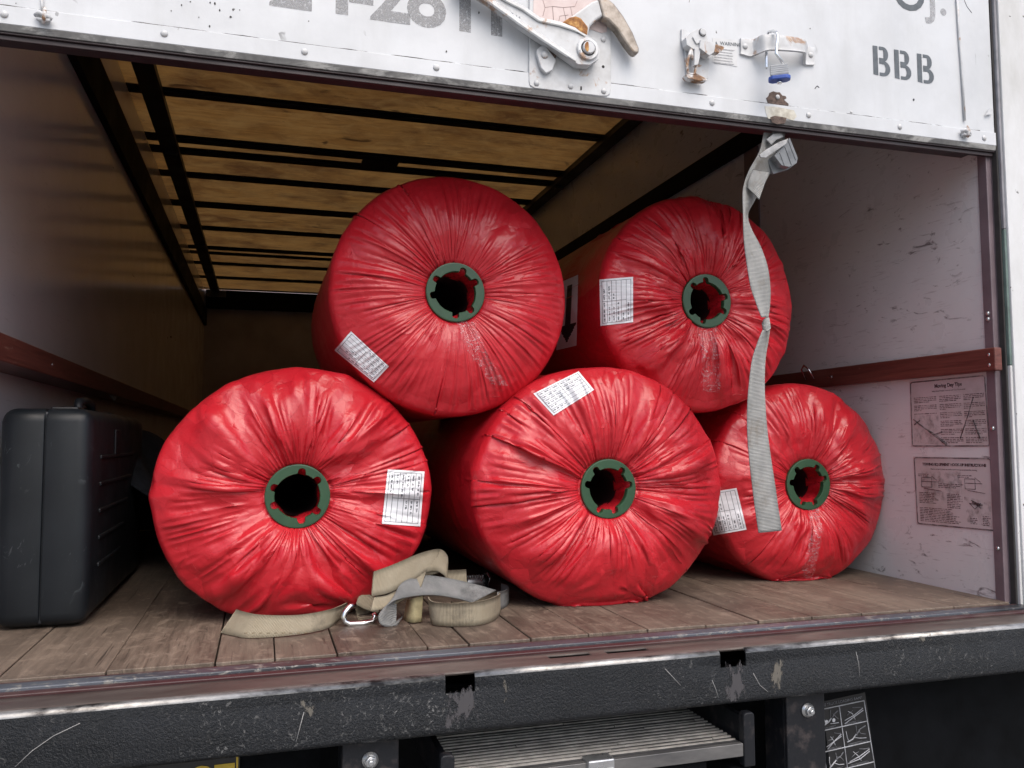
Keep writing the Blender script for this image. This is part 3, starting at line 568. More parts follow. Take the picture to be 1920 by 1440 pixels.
# ------------------------------------------------------------------ printed placards on the right wall
def wallpt(u, v, off): return at(u, v, 0, XR - off)
def placard(name, c4, title, sub, seed, kind):
    rs = random.Random(seed); b = MB('placard_paper', 'placard_ink', 'smudge')
    def P(a, q, off=.0012):
        t = Vector(c4[0]).lerp(Vector(c4[1]), a); s = Vector(c4[3]).lerp(Vector(c4[2]), a); p = t.lerp(s, q); return wallpt(p.x, p.y, off)
    b.quad([P(0, 0, .0008), P(1, 0, .0008), P(1, 1, .0008), P(0, 1, .0008)])
    rr = .03
    loop = []
    for cx, cy, a0 in ((1 - rr, rr, -90), (1 - rr, 1 - rr, 0), (rr, 1 - rr, 90), (rr, rr, 180)):
        for k in range(5): a = R(a0 + k * 22.5); loop.append((cx + rr * math.cos(a), cy + rr * math.sin(a)))
    loop.append(loop[0])
    b.tube([P(x * .97 + .015, y * .97 + .015, .001) for x, y in loop], .0017, 1, 5)
    ux = P(.6, .1) - P(.4, .1); uy = P(.5, .1) - P(.5, .3); H = (P(.5, 0) - P(.5, 1)).length
    b.text(title, P(.5, .125, .0012), ux, uy, H * (.052 if kind else .036), 1, .0006, 'CENTER', .0002)
    b.text(sub, P(.5, .185, .0012), ux, uy, H * .021, 1, 0, 'CENTER', .0002)
    def row(a0, a1, q):
        x = a0
        while x < a1 - .01:
            x2 = min(a1, x + rs.uniform(.015, .06))
            b.quad([P(x, q), P(x2, q), P(x2, q + .012), P(x, q + .012)], 1); x = x2 + .008
    if kind:
        for a0, a1, q0, q1 in ((.05, .34, .25, .50), (.38, .66, .25, .95), (.69, .96, .25, .95)):
            q = q0; k = 0
            while q < q1:
                row(a0, a1 if k % 4 != 3 else a0 + (a1 - a0) * rs.uniform(.3, .8), q); k += 1; q += .024 + (.026 if k % 4 == 0 else 0)
        b.quad([P(.05, .5, .0011), P(.36, .52, .0011), P(.34, .97, .0011), P(.04, .93, .0011)], 2)
        for x0, y0, x1, y1, w_ in ((.04, .58, .25, .78, .002), (.25, .78, .45, .97, .0035), (.82, .30, .62, .88, .0013), (.80, .62, .87, .88, .0018), (.28, .82, .40, .78, .002), (.05, .66, .12, .60, .002)):
            b.tube([P(x0, y0), P((x0 + x1) / 2 + rs.uniform(-.01, .01), (y0 + y1) / 2), P(x1, y1)], w_, 1, 5)
    else:
        for a0, a1, q0, q1 in ((.05, .20, .25, .29), (.55, .75, .25, .28), (.05, .30, .52, .68), (.40, .62, .52, .72), (.05, .58, .74, .95), (.68, .80, .84, .93), (.84, .95, .80, .93), (.30, .62, .38, .44)):
            q = q0
            while q < q1: row(a0, a0 + (a1 - a0) * rs.uniform(.7, 1), q); q += .024
        for x0 in (.09, .64):
            for p, q in (((0, .30), (.13, .30)), ((.13, .30), (.13, .44)), ((0, .30), (0, .44)), ((0, .44), (.13, .44)), ((0, .36), (.22, .36)), ((.13, .28), (.2, .34)), ((.03, .46), (.25, .49))):
                b.tube([P(x0 + p[0], p[1]), P(x0 + q[0], q[1])], .0009, 1, 4)
        for k in range(7): b.tube([P(.68 + rs.uniform(0, .1), .58 + rs.uniform(0, .1)), P(.72 + rs.uniform(0, .1), .62 + rs.uniform(0, .1)), P(.75 + rs.uniform(0, .1), .60 + rs.uniform(0, .12))], .0012, 1, 4)
        b.quad([P(.08, .22, .0011), P(.6, .2, .0011), P(.6, .60, .0011), P(.12, .64, .0011)], 2)
        b.quad([P(.62, .55, .0011), P(.96, .6, .0011), P(.95, .95, .0011), P(.64, .9, .0011)], 2)
    return b.build(name, wallr)
placard('wall_placard', [(1705, 716), (1848, 702), (1858, 838), (1709, 838)], 'Moving Day Tips', 'Safety First: Protect Yourself and Your Possessions', 4, 1)
placard('wall_placard', [(1712, 856), (1859, 858), (1868, 997), (1719, 983)], 'TOWING EQUIPMENT HOOK-UP INSTRUCTIONS', 'How to properly hook up trailers and towing equipment for moving', 5, 0)
# ------------------------------------------------------------------ roll-up door, half raised
XE = XR + .010
b = MB('door_paint'); b.box((XL - .06, YD, ZD + .012), (XE, YD + .022, 1.985)); door = b.build('roll_up_door', truck, .001)
b = MB('door_paint', 'dirty_lip', 'rubber')
b.box((XL - .06, YD - .0035, ZD + .0125), (XE + .001, YD - .0003, ZD + .046))
b.prism([(XL - .06, YD - .0035, ZD + .0122), (XL - .06, YD - .0015, ZD), (XL - .06, YD + .024, ZD), (XL - .06, YD + .024, ZD + .0122)], (XE - XL + .06, 0, 0), 1)
b.box((XL - .06, YD + .001, ZD - .004), (XE - .001, YD + .020, ZD - .0004), 2); b.box((XL - .06, YD + .006, ZD - .013), (XE - .002, YD + .016, ZD - .0042), 2)
b.build('foot_rail', door, .001)
b = MB('rubber'); b.box((XL - .06, YD + .0245, ZD + .004), (XE - .03, YD + .078, ZD + .012)); b.box((XL - .06, YD + .072, ZD + .0125), (XE - .03, YD + .078, ZD + .06)); b.build('inner_foot_angle', door, .001)
def DP(u, v, off=.0): return at(u, v, 1, YD - off)
NY = Vector((0, -1, 0))
def plate(name, mat, uvs, off, thick, bevel=.002, parent=None):
    q = MB(mat); q.prism([DP(u, v, off) for u, v in uvs], (0, thick, 0)); return q.build(name, parent or door, bevel)
first = None
def rivet(u, v, r, off, parent):
    c = MB('hardware_paint'); p = DP(u, v, off); c.lathe(p, NY, [(0, r), (r * .25, r * .92), (r * .5, r * .6), (r * .6, .0004)], n=16); return c.build('rivet', parent, loc=p)
for u, v in ((8, 27), (308, 63), (571, 97), (818, 127), (1335, 193), (1516, 216), (1687, 238), (1845, 259), (1596, 210)):
    rivet(u, v, .0068 if v != 210 else .0035, .0036 if v != 210 else .0, door)
# wavy lifted edge of the foot rail (torn sealant line)
t = NT('seam_dirt'); M['seam_dirt'] = t.set(Base_Color=(.06, .058, .055), Roughness=.8, Alpha=t.ramp(t.noise(9, 4, .6), [(.46, 0), (.58, 1)]))
c = MB('seam_dirt'); c.tube([(XL + k * .02, YD - .0012, ZD + .0468 + rnd.uniform(-.0007, .0007)) for k in range(118)], .0011, n=5); c.build('seam_line', door)
# faded fleet number, cut by the top of the frame, and the painted letters
def glyph(name, ch, u, vb, h, mat, emb):
    c = MB(mat); c.text(ch, DP(u, vb, .0004), (1, 0, 0), (0, 0, 1), h, embolden=emb, align='CENTER', thick=.0003); return c.build(name, door)
for ch, u, vb in (('2', 545, 12), ('4', 625, 21), ('-', 677, 30), ('2', 732, 38), ('8', 800, 47), ('1', 872, 56), ('1', 931, 64)): glyph('faded_digit', ch, u, vb, .118, 'faded_ink', .004)
for ch, u, vb, m_ in (('O', 1706, 18, 'slate_ink'), ('J', 1749, 24, 'soft_ink'), ('.', 1769, 27, 'soft_ink')): glyph('painted_letter', ch, u, vb, .085, m_, .002)
def stencil_b(u, vb, wdt, h):
    c = MB('slate_ink'); o = DP(u, vb, .0005); X = lambda x, z: Vector((o.x + x * wdt, o.y, o.z + z * h))
    c.prism([X(.0, 0.02), X(.28, 0), X(.28, 1), X(.0, 1)], (0, -.0003, 0))
    for z0, z1, xo in ((.50, 1.0, .90), (0, .52, 1.0)):
        zc, rz = (z0 + z1) / 2, (z1 - z0) / 2; th = .20; cxo = .60
        out = [X(.36, z1)] + [X(cxo + (xo - cxo) * math.sin(a), zc + rz * math.cos(a)) for a in np.linspace(0, PI, 11)] + [X(.36, z0)]
        inn = [X(.36, z0 + th * .55)] + [X(cxo + (xo - cxo - .28) * math.sin(a), zc + (rz - th * .55) * math.cos(a)) for a in np.linspace(PI, 0, 11)] + [X(.36, z1 - th * .55)]
        n = len(out)
        for i in range(n - 1): c.prism([out[i], out[i + 1], inn[n - 2 - i], inn[n - 1 - i]], (0, -.0003 - (.00004 if z0 > 0 else 0), 0))
    c.build('stencilled_letter', door)
for u, vb in ((1638, 140), (1678, 147), (1721, 154)): stencil_b(u, vb, .050, .0735)
# spots and scratches on the paint
for k in range(22):
    u = rnd.choice((rnd.uniform(300, 450), rnd.uniform(300, 450), rnd.uniform(20, 900), rnd.uniform(1180, 1860))); v = rnd.uniform(0, .105 * u + 30) if u < 900 else rnd.uniform(40, .13 * u + 10); s_ = rnd.uniform(.8, 2.4)
    c = MB('black_ink'); c.prism([DP(u + s_ * math.cos(a) * rnd.uniform(.5, 1.2), v + s_ * 1.3 * math.sin(a) * rnd.uniform(.5, 1.2), .0003) for a in np.linspace(0, 5.3, 7)], (0, -.0003, 0)); c.build('paint_chip', door)
# latch: base plate, pivoting lever, hook and pawl
lp = plate('latch_plate', 'hardware_paint', [(993, -20), (1146, -20), (1146, 168), (1144, 176), (1138, 180), (1128, 180), (1002, 165), (994, 160), (992, 152)], .006, .005, .0015)
for u, v in ((1006, 156), (1070, 162), (1132, 171), (1131, 74)): rivet(u, v, .0062, .0062, lp)
c = MB('gap_shadow'); c.lathe(DP(1131, 125, .0062), NY, [(0, .0032), (.0004, .0032)], n=14); c.build('plate_hole', lp)
c = MB('gap_shadow'); c.prism([DP(1088, 162, .0062), DP(1091, 162, .0062), DP(1091, 169, .0062), DP(1088, 169, .0062)], (0, -.0004, 0)); c.build('plate_hole', lp)
c = MB('pink_sticker', 'crack_line'); c.prism([DP(u, v, .0066) for u, v in ((1000, -18), (1138, -18), (1138, 60), (1128, 62), (1110, 56), (1060, 52), (1015, 34), (1000, 24))], (0, -.0004, 0))
for pts in ([(1018, 30), (1022, 14), (1036, 12), (1038, 40)], [(1036, 12), (1056, 14), (1062, 40)], [(1056, 14), (1078, 12), (1082, 2)], [(1022, 14), (1018, 0)], [(1070, 13), (1075, 40)], [(1046, 48), (1050, 30), (1066, 28)]): c.tube([DP(u, v, .0072) for u, v in pts], .0005, 1, 4)
c.build('old_sticker', lp)
LE = [(880, -46), (953, 0), (981, 14), (1011, 36), (1049, 43), (1077, 53), (1101, 66), (1120, 80), (1126, 94), (1123, 110), (1106, 121), (1084, 120), (1066, 107), (1036, 86), (985, 52), (916, 2), (850, -40)]
c = MB('hardware_paint'); c.prism([DP(u, v, .034) for u, v in LE], (0, .022, 0))
c.tube([DP(u, v, .036) for u, v in ((880, -44), (953, 2), (981, 16), (1011, 37), (1049, 45), (1077, 55), (1098, 68))], [.005] * 5 + [.004, .001], 0, 8)
c.tube([DP(u, v, .036) for u, v in ((855, -38), (916, 0), (985, 50), (1036, 84), (1066, 104), (1080, 114))], [.006] * 4 + [.005, .002], 0, 8)
pc = DP(1101, 93, .034)
c.lathe(pc, NY, [(-.01, .0245), (.004, .0245), (.007, .0225), (.0075, .017), (.004, .0165)], n=32)
d_ = (DP(936, 6, .034) - DP(977, 28, .034)).normalized(); uy = NY.cross(d_)
mid = DP(978, 33, .0342)
c.text('WHITING', mid - uy * .0055, d_, uy, .0105, 0, .0006, thick=.0014)
lever = c.build('latch_lever', door, .003)
c = MB('orange_rust', 'hardware_paint', 'gap_shadow'); p = pc + NY * .0035
c.lathe(p, NY, [(0, .0158), (.0006, .0158)], 2, 28); c.lathe(p, NY, [(0, .0135), (.008, .0135), (.0095, .0115)], 1, 24)
c.prism([p + NY * .0096 + Vector((-.0035 - .0075 * math.cos(a) * (1.0 if math.cos(a) > 0 else .25), 0, .011 * math.sin(a))) for a in np.linspace(0, 2 * PI, 17)[:-1]], NY * .0003, 0)
c.build('pivot_bolt', door)
c = MB('hardware_paint', 'orange_rust', 'worn_steel')
c.prism([DP(u, v, .030) for u, v in ((1056, 41), (1110, 3), (1126, -3), (1137, 26), (1121, 35), (1107, 49), (1102, 68), (1075, 60))], (0, .016, 0))
c.prism([DP(u, v, .0312) for u, v in ((1053, 42), (1070, 31), (1080, 29), (1090, 33), (1104, 50), (1102, 67), (1085, 58))], (0, .012, 0), 1)
c.prism([DP(u, v, .034) for u, v in ((1122, -5), (1131, -11), (1152, 6), (1170, 30), (1187, 60), (1199, 90), (1199, 98), (1193, 101), (1186, 96), (1174, 80), (1158, 55), (1141, 37), (1132, 33))], (0, .022, 0), 2)
c.build('latch_hook', door, .004)
pw = plate('latch_pawl', 'hardware_paint', [(1007, 92), (1015, 86), (1022, 85), (1043, 112), (1036, 131), (1024, 137), (1015, 127), (1006, 98)], .018, .010, .0015)
rivet(1021, 103, .0085, .0182, pw)
c = MB('dark_rust'); c.prism([DP(u, v, .013) for u, v in ((1024, 84), (1046, 98), (1042, 109), (1030, 100))], (0, .010, 0)); c.build('spring_tab', pw, .001)
# second keeper latch, rusty
c = MB('hardware_paint', 'rusty_hardware', 'dark_rust')
c.prism([DP(u, v, .006) for u, v in ((1278, 54), (1288, 56), (1300, 70), (1330, 110), (1328, 146), (1318, 150), (1288, 144), (1284, 90), (1278, 76))], (0, .0055, 0), 0)
c.prism([DP(u, v, .026) for u, v in ((1296, 60), (1308, 54), (1322, 58), (1328, 74), (1318, 90), (1300, 92), (1288, 84), (1286, 70))], (0, .0195, 0), 0)
c.prism([DP(u, v, .034) for u, v in ((1314, 74), (1342, 81), (1339, 98), (1330, 104), (1312, 90))], (0, .022, 0), 0)
c.prism([DP(u, v, .032) for u, v in ((1342, 82), (1359, 88), (1356, 93), (1348, 99), (1339.5, 97))], (0, .016, 0), 1)
c.tube([DP(u, v, .028) for u, v in ((1299, 69), (1306, 82), (1315, 78), (1321, 87), (1330, 80))], .0018, 0, 6)
c.prism([DP(u, v, .030) for u, v in ((1303, 90), (1314, 88), (1312, 108), (1309, 121), (1302, 122))], (0, .014, 0), 0)
c.tube([DP(u, v, .022) for u, v in ((1296, 92), (1290, 112), (1288, 124), (1290, 138), (1302, 140), (1306, 122), (1298, 108), (1296, 94))], .0034, 1, 8)
c.prism([DP(u, v, .024) for u, v in ((1286, 140), (1303, 136), (1326, 148), (1325, 151), (1312, 151), (1290, 146))], (0, .018, 0), 1)
kl = c.build('keeper_latch', door, .0018); 
c = MB('hardware_paint', 'gap_shadow'); p = DP(1317, 61, .0262); c.lathe(p, NY, [(0, .0092), (.0004, .0092)], 1, 20); c.lathe(p, NY, [(0, .0078), (.004, .0078), (.005, .0065)], 0, 20); c.build('bolt', kl)
# warning sticker
c = MB('warning_paper', 'soft_ink', 'slate_ink'); W4 = [(1336, 71), (1381, 75), (1382, 125), (1337, 117)]
c.prism([DP(u, v, .0006) for u, v in W4], (0, -.0003, 0))
ux = DP(1381, 75) - DP(1336, 71); uy = Vector((0, 0, 1))
c.text('WARNING', DP(1350, 84, .0012), ux, uy, .0082, 2, .0002, thick=.0001)
p = DP(1340, 83, .0012); c.prism([p, p + ux.normalized() * .008, p + ux.normalized() * .004 + uy * .0075], (0, -.0001, 0), 2)
for k in range(6):
    v0 = 90 + k * 5.2; c.prism([DP(1339, v0, .0012), DP(1339 + rnd.uniform(30, 40), v0 + 4.2, .0012), DP(1374, v0 + 6.2, .0012), DP(1339, v0 + 2.2, .0012)], (0, -.0001, 0), 1)
c.build('warning_sticker', door)
# grab handle: pressed steel strap
c = MB('hardware_paint')
A = [(1388, 73, .003), (1407, 74, .003), (1414, 74, .006), (1428, 66, .030), (1442, 65, .036), (1475, 68, .037), (1506, 73, .036), (1511, 78, .030), (1513, 87, .006), (1517, 88, .003), (1527, 90, .003)]
B = [(1388, 101, .003), (1404, 106, .003), (1414, 104, .006), (1431, 97, .030), (1444, 94, .036), (1475, 95, .037), (1504, 98, .036), (1508, 102, .030), (1508, 119, .006), (1512, 122, .003), (1526, 122, .003)]
c.ribbon([DP(*p) for p in A], [DP(*p) for p in B], .0045, 0, 4)
hd = c.build('grab_handle', door, .001); rivet(1397, 87, .0068, .0052, hd); rivet(1520, 103, .0068, .0052, hd)
# rust scar with a rivet, bare patch on the rail under it
plate('rust_scar', 'dark_rust', [(1437, 184), (1441, 180), (1443, 174), (1450, 171), (1456, 173), (1462, 173), (1467, 179), (1473, 180), (1475, 184), (1470, 187), (1479, 195), (1478, 198), (1462, 198), (1448, 195), (1440, 193)], .0012, .001, 0)
rivet(1458, 182, .0058, .0014, door)
c = MB('scar_paint', 'dark_rust'); c.prism([DP(u, v, .0044) for u, v in ((1434, 199), (1452, 200), (1470, 203), (1489, 207), (1494, 218), (1488, 226), (1474, 222), (1462, 226), (1440, 222), (1436, 210))], (0, .0006, 0))
c.prism([DP(u, v, .0048) for u, v in ((1444, 220), (1452, 217), (1466, 219), (1475, 221), (1472, 231), (1458, 233), (1447, 229))], (0, .0006, 0), 1)
c.build('bare_patch', door)
plate('torn_edge', 'hardware_paint', [(1847, 216), (1857, 202), (1861, 205), (1860, 214), (1853, 215)], .006, .0008, 0)
c = MB('black_ink'); c.tube([DP(1536, 164, .0003), DP(1532, 161, .0003), DP(1528, 166, .0003)], .0009, n=5); c.build('scratch', door)
c = MB('black_ink'); c.tube([DP(u, v, .0003) for u, v in ((1808, 0), (1813, 12), (1822, 24))], .0006, n=5); c.build('scratch', door)
# lifting cables with their anchors at both bottom corners
for pts, cu, cv in (([(1793, -30), (1798, 60), (1804, 140), (1809, 226)], 1810, 250), ([(78, -20), (79, 10), (80, 24)], 82, 34)):
    c = MB('hardware_paint'); c.tube([DP(u, v, .004) for u, v in pts], .0028, n=8); cb = c.build('lift_cable', door)
    c = MB('hardware_paint', 'rusty_hardware'); p = DP(cu, cv, .010)
    c.lathe(p + Vector((0, .006, 0)), NY, [(0, .010), (.004, .010), (.005, .008)], 0, 16); c.tube([p + Vector((-.014, 0, .003)), p + Vector((-.006, -.006, .006)), p + Vector((.004, -.007, .003)), p + Vector((.014, -.002, -.002))], [.0035, .0045, .0045, .003], 0, 8)
    c.tube([p + Vector((.002, -.004, .018)), p + Vector((.003, -.008, .004)), p + Vector((.001, -.006, -.012))], [.002, .0045, .003], 1, 8); c.tube([p + Vector((-.010, -.002, -.004)), p + Vector((.012, -.004, -.005))], .0035, 0, 8)
    c.build('cable_anchor', door)
# ------------------------------------------------------------------ padlock hanging open on the grab handle
pk = thing('padlock', 'open silver padlock with blue base hanging from the white grab handle', 'padlock', DP(1460, 158, .055))
c = MB('lock_alloy'); ctr = DP(1461, 134, .055); rot = Matrix.Rotation(R(-32), 4, 'Z')
c.box(ctr + Vector((-.0195, -.010, -.0115)), ctr + Vector((.0195, .010, .0125)), 0, rot, ctr)
for k in range(5): c.box(ctr + Vector((-.0198, -.0103, -.009 + k * .0044)), ctr + Vector((.0198, .0103, -.0066 + k * .0044)), 0, rot, ctr)
c.build('lock_body', pk, .0008)
c = MB('lock_blue', 'chrome'); o_ = ctr + Vector((0, 0, -.0125))
hexp = [(-.024, -.006), (-.016, -.0135), (.016, -.0135), (.024, -.006), (.024, .006), (.016, .0135), (-.016, .0135), (-.024, .006)]
c.prism([o_ + rot @ Vector((x, y, 0)) for x, y in hexp], (0, 0, -.0095)); c.build('lock_base', pk, .002)
c = MB('chrome'); c.lathe(o_ + Vector((0, 0, -.0096)), (0, 0, -1), [(0, .006), (.006, .0055), (.007, .004)], n=16); c.build('key_cylinder', pk)
c = MB('chrome'); c.tube([ctr + rot @ Vector((.012, 0, .012)), DP(1455, 100, .055), DP(1458, 68, .055), DP(1456, 61, .050), DP(1449, 58, .038), DP(1441, 60, .026), DP(1438, 68, .020), DP(1437, 95, .020), DP(1437, 126, .020), DP(1437, 130, .020)], [.0034] * 8 + [.0034, .0026], n=10)
c.build('shackle', pk)
# ------------------------------------------------------------------ rolls in red film: the film is relaxed over the roll like thin cloth
def bag_sim(seed, R=.295, rc=.066, rr=.05, N=320, M=64, iters=260, eps_core=.40, eps_mid=.10, eps_rim=.035, side=.30, floor=None, G=6.0, Gs=1.5, fac=.0, fac2=.0, fcell=(34, 9), rec=.0, bend=.05, damp=.97, amp=1.0, warp=.12, crk=.05, epsvar=.6):
    rng=np.random.default_rng(seed)
    # profile
    La=(R-rr)-rc; Lb=rr*np.pi/2; Lc=side
    def prof(s):
        r=np.where(s<La, rc+s, np.where(s<La+Lb, R-rr+rr*np.sin(np.clip((s-La)/rr,0,np.pi/2)), R))
        y=np.where(s<La, 0, np.where(s<La+Lb, rr-rr*np.cos(np.clip((s-La)/rr,0,np.pi/2)), rr+s-La-Lb))
        return r,y
    # finer near face
    u=np.linspace(0,1,M); s=(La+Lb+Lc)*(0.62*u+0.38*u**3)
    r,y=prof(s)
    th=np.linspace(0,2*np.pi,N,endpoint=False)
    ds=np.hypot(np.diff(r),np.diff(y))
    k=np.clip((r-rc)/(R-rc),0,1)
    eps=np.where(s<La+Lb, eps_mid+(eps_core-eps_mid)*np.exp(-k/.16), eps_rim)
    eps=np.where(s<La+Lb, eps+(eps_rim-eps_mid)*np.clip((k-.55)/.45,0,1), eps)
    hoop=(2*np.pi*r/N*(1+eps))[None,:]*np.ones((N,1))
    def nz(fs,cells):
        # smooth periodic noise over (theta, s)
        out=np.zeros((N,M))
        for (nt_,ns_),a in cells:
            g0=rng.normal(0,1,(nt_,ns_+3))
            ti=np.arange(N)/N*nt_; si=s/s[-1]*ns_
            t0=ti.astype(int); s0=si.astype(int); ft=(ti-t0)[:,None]; fq=(si-s0)[None,:]
            ft=ft*ft*(3-2*ft); fq=fq*fq*(3-2*fq)
            A=g0[t0%nt_][:,s0]; B=g0[(t0+1)%nt_][:,s0]; C_=g0[t0%nt_][:,s0+1]; D_=g0[(t0+1)%nt_][:,s0+1]
            out+=a*((A*(1-ft)+B*ft)*(1-fq)+(C_*(1-ft)+D_*ft)*fq)
        return out
    hoop*=1/(1+eps)[None,:]
    ev_=np.clip(1+epsvar*nz(0,[((7,2),.7),((19,5),.5)]),.15,2.2)
    hoop*=1+eps[None,:]*ev_+crk*nz(0,[((40,10),.6),((22,6),.6)])*np.clip(k*2,0,1)[None,:]*np.where(s<La+Lb,1,.3)[None,:]
    rmul=1+crk*.8*np.maximum(nz(0,[((24,8),.7),((40,14),.7)]),-.2)*np.clip(k*2,0,1)[None,:]*np.where(s<La+Lb*.6,1,.2)[None,:]
    # initial wrinkles
    h=np.zeros((N,M))
    fade_in=np.clip(s/.05,0,1)*np.exp(-((s-La*.3)/(La*.6))**2*.8)
    tw=rng.normal(0,.25)
    for f,a in ((9,.006),(15,.007),(23,.007),(34,.006),(47,.004)):
        for q in range(3):
            ff=f+rng.integers(-3,4); ph=rng.uniform(0,6.28); dr=rng.normal(0,.35)
            win=np.exp(-((s-rng.uniform(0,La))/(La*.45))**2)
            h+=a*np.cos(ff*(th[:,None]+dr*k[None,:])+ph)*win
    h=(amp*h-.004)*fade_in+rng.random((N,M))*.0015
    rad=r[None,:]*np.ones((N,1)); yy=y[None,:]*np.ones((N,1))
    ny=np.where(s<La,-1,np.where(s<La+Lb,-np.cos(np.clip((s-La)/rr,0,np.pi/2)),0)); nr=np.where(s<La,0,np.where(s<La+Lb,np.sin(np.clip((s-La)/rr,0,np.pi/2)),1))
    rad=rad+h*nr; yy=yy+h*ny
    wv=sum(rng.normal(0,1)/f_*np.cos(f_*th+rng.uniform(0,6.28)) for f_ in (2,3,4,5,7,9,11,14,18))*warp
    TH=th[:,None]+wv[:,None]*np.exp(-k/.35)[None,:]
    C,Sn=np.cos(TH),np.sin(TH)
    P=np.stack([rad*C,yy,rad*Sn],-1).astype(np.float32)   # N,M,3
    W=np.ones((N,M,1),np.float32); W[:,0]=0; W[:,-1]=0
    V=np.zeros_like(P)
    hoop=hoop.astype(np.float32)
    rl=((ds*1.004)[None,:]*rmul[:,:-1]).astype(np.float32)
    # local variations of the cut of the film
    diag=np.sqrt(hoop[:,:-1]**2+rl**2)
    def dist(a,b,wa,wb,L,st,comp=1.0):
        d=b-a; l=np.sqrt((d*d).sum(-1,keepdims=True))+1e-9
        c=(l-L[...,None])
        if comp<1: c=np.where(c<0,c*comp,c)
        g=d*(c/l/(wa+wb+1e-9)*st)
        return g*wa, -g*wb
    ev=slice(0,None,2); od=slice(1,None,2)
    dt=.004
    push=np.zeros_like(P); 
    for it in range(iters):
        st=1.0
        acc=np.empty_like(P)
        rr_=np.sqrt(P[...,0]**2+P[...,2]**2)+1e-6
        face=(P[...,1]<rr)
        g=G
        acc[...,0]=np.where(face,0,-P[...,0]/rr_*Gs); acc[...,2]=np.where(face,0,-P[...,2]/rr_*Gs); acc[...,1]=np.where(face,g,0)
        V=V*damp+acc*dt
        Q=P+V*dt*W
        for sub in range(2):
            # hoop
            for off in (0,1):
                a=Q[off::2]; 
                b=Q[1::2] if off==0 else np.concatenate([Q[2::2],Q[:1]])
                wa=W[off::2]; wb=W[1::2] if off==0 else np.concatenate([W[2::2],W[:1]])
                da,db=dist(a,b,wa,wb,hoop[off::2],.9,.8)
                Q[off::2]+=da
                if off==0: Q[1::2]+=db
                else:
                    Q[2::2]+=db[:-1]; Q[0]+=db[-1]
            for off in (0,1):
                na=Q[:,off:M-1:2]; n=na.shape[1]
                nb=Q[:,off+1:M:2][:,:n]
                da,db=dist(na,nb,W[:,off:M-1:2],W[:,off+1:M:2][:,:n],rl[:,off:M-1:2],.95,.5)
                Q[:,off:M-1:2]+=da; Q[:,off+1:M:2][:,:n]+=db
            # shear
            Qr=np.roll(Q,-1,0); Wr=np.roll(W,-1,0)
            D=np.zeros_like(Q)
            da,db=dist(Q[:,:-1],Qr[:,1:],W[:,:-1],Wr[:,1:],diag,.25,.4); D[:,:-1]+=da; D[:,1:]+=np.roll(db,1,0)
            da,db=dist(Qr[:,:-1],Q[:,1:],Wr[:,:-1],W[:,1:],diag,.25,.4); D[:,:-1]+=np.roll(da,1,0); D[:,1:]+=db
            # bending along hoop and radial
            m=(np.roll(Q,1,0)+np.roll(Q,-1,0))*.5-Q
            D+=m*bend*W
            m2=(Q[:,:-2]+Q[:,2:])*.5-Q[:,1:-1]
            D[:,1:-1]+=m2*.06*W[:,1:-1]
            Q+=D
            # collide with rounded cylinder
            rq=np.sqrt(Q[...,0]**2+Q[...,2]**2)+1e-6
            ex=rq-(R-rr); ey=rr-Q[...,1]+rec*np.clip((rq-rc)/.03,0,1)*np.clip((R-.01-rq)/.05,0,1)
            # outside dist
            mx=np.maximum(ex,0); my=np.maximum(ey,0)
            sd=np.sqrt(mx*mx+my*my)+np.minimum(np.maximum(ex,ey),0)-rr
            inside=sd<0
            l=np.sqrt(mx*mx+my*my)+1e-9
            gx=np.where(l>1e-6,mx/l,(ex>ey)*1.0); gy=np.where(l>1e-6,my/l,(ex<=ey)*1.0)
            cpush=np.where(inside,-sd,0)*.9
            ux=Q[...,0]/rq; uz=Q[...,2]/rq
            Q[...,0]+=ux*gx*cpush*W[...,0]; Q[...,2]+=uz*gx*cpush*W[...,0]; Q[...,1]-=gy*cpush*W[...,0]
            if floor is not None:
                Q[...,2]=np.maximum(Q[...,2],floor)
        V=(Q-P)/dt; 
        sp=np.sqrt((V*V).sum(-1,keepdims=True)); V*=np.minimum(1,1.5/(sp+1e-9))
        P=Q
    # flat facets with sharp creases: broken planes of the stiff film
    def facets(nt_,ns_,wob,lean):
        g0=rng.uniform(-1,1,(nt_,ns_+6))
        tt=np.arange(N)[:,None]/N*nt_+wob*nz(0,[((max(5,nt_//3),max(2,ns_//2)),1)])+lean*s[None,:]/s[-1]*nt_/10
        ss_=s[None,:]/s[-1]*ns_+2+wob*.6*nz(0,[((max(5,nt_//3),max(2,ns_//2)),1)])
        ss_=np.clip(ss_,0,ns_+4.9)
        t0=np.floor(tt).astype(int); q0=np.floor(ss_).astype(int); ft=tt-t0; fq=ss_-q0
        A=g0[t0%nt_,q0]; B=g0[(t0+1)%nt_,q0]; C_=g0[t0%nt_,q0+1]; D_=g0[(t0+1)%nt_,q0+1]
        lo=ft+fq<1   # two triangles per cell
        return np.where(lo, A+(B-A)*ft+(C_-A)*fq, D_+(C_-D_)*(1-ft)+(B-D_)*(1-fq))
    if fac or fac2:
        f=fac*facets(*fcell,.5,rng.normal(0,.5))+fac2*facets(70,20,.6,rng.normal(0,.5))+fac*.5*facets(60,5,.5,rng.normal(0,.5))
        win=np.clip((s-.012)/.05,0,1)*np.where(s<La,1,np.clip(1-(s-La)/(Lb*1.3),0,1)*.7+.3)*np.clip((s[-1]-s)/.05,0,1)
        f=f*win[None,:]
        dth=np.roll(P,-1,0)-np.roll(P,1,0); dsv=np.gradient(P,axis=1); nn=np.cross(dth,dsv); nn/=np.linalg.norm(nn,axis=-1,keepdims=True)+1e-12
        P=P+nn*f[...,None]*(1 if nn[0,8,1]<0 else -1)
        P=P.astype(np.float32)
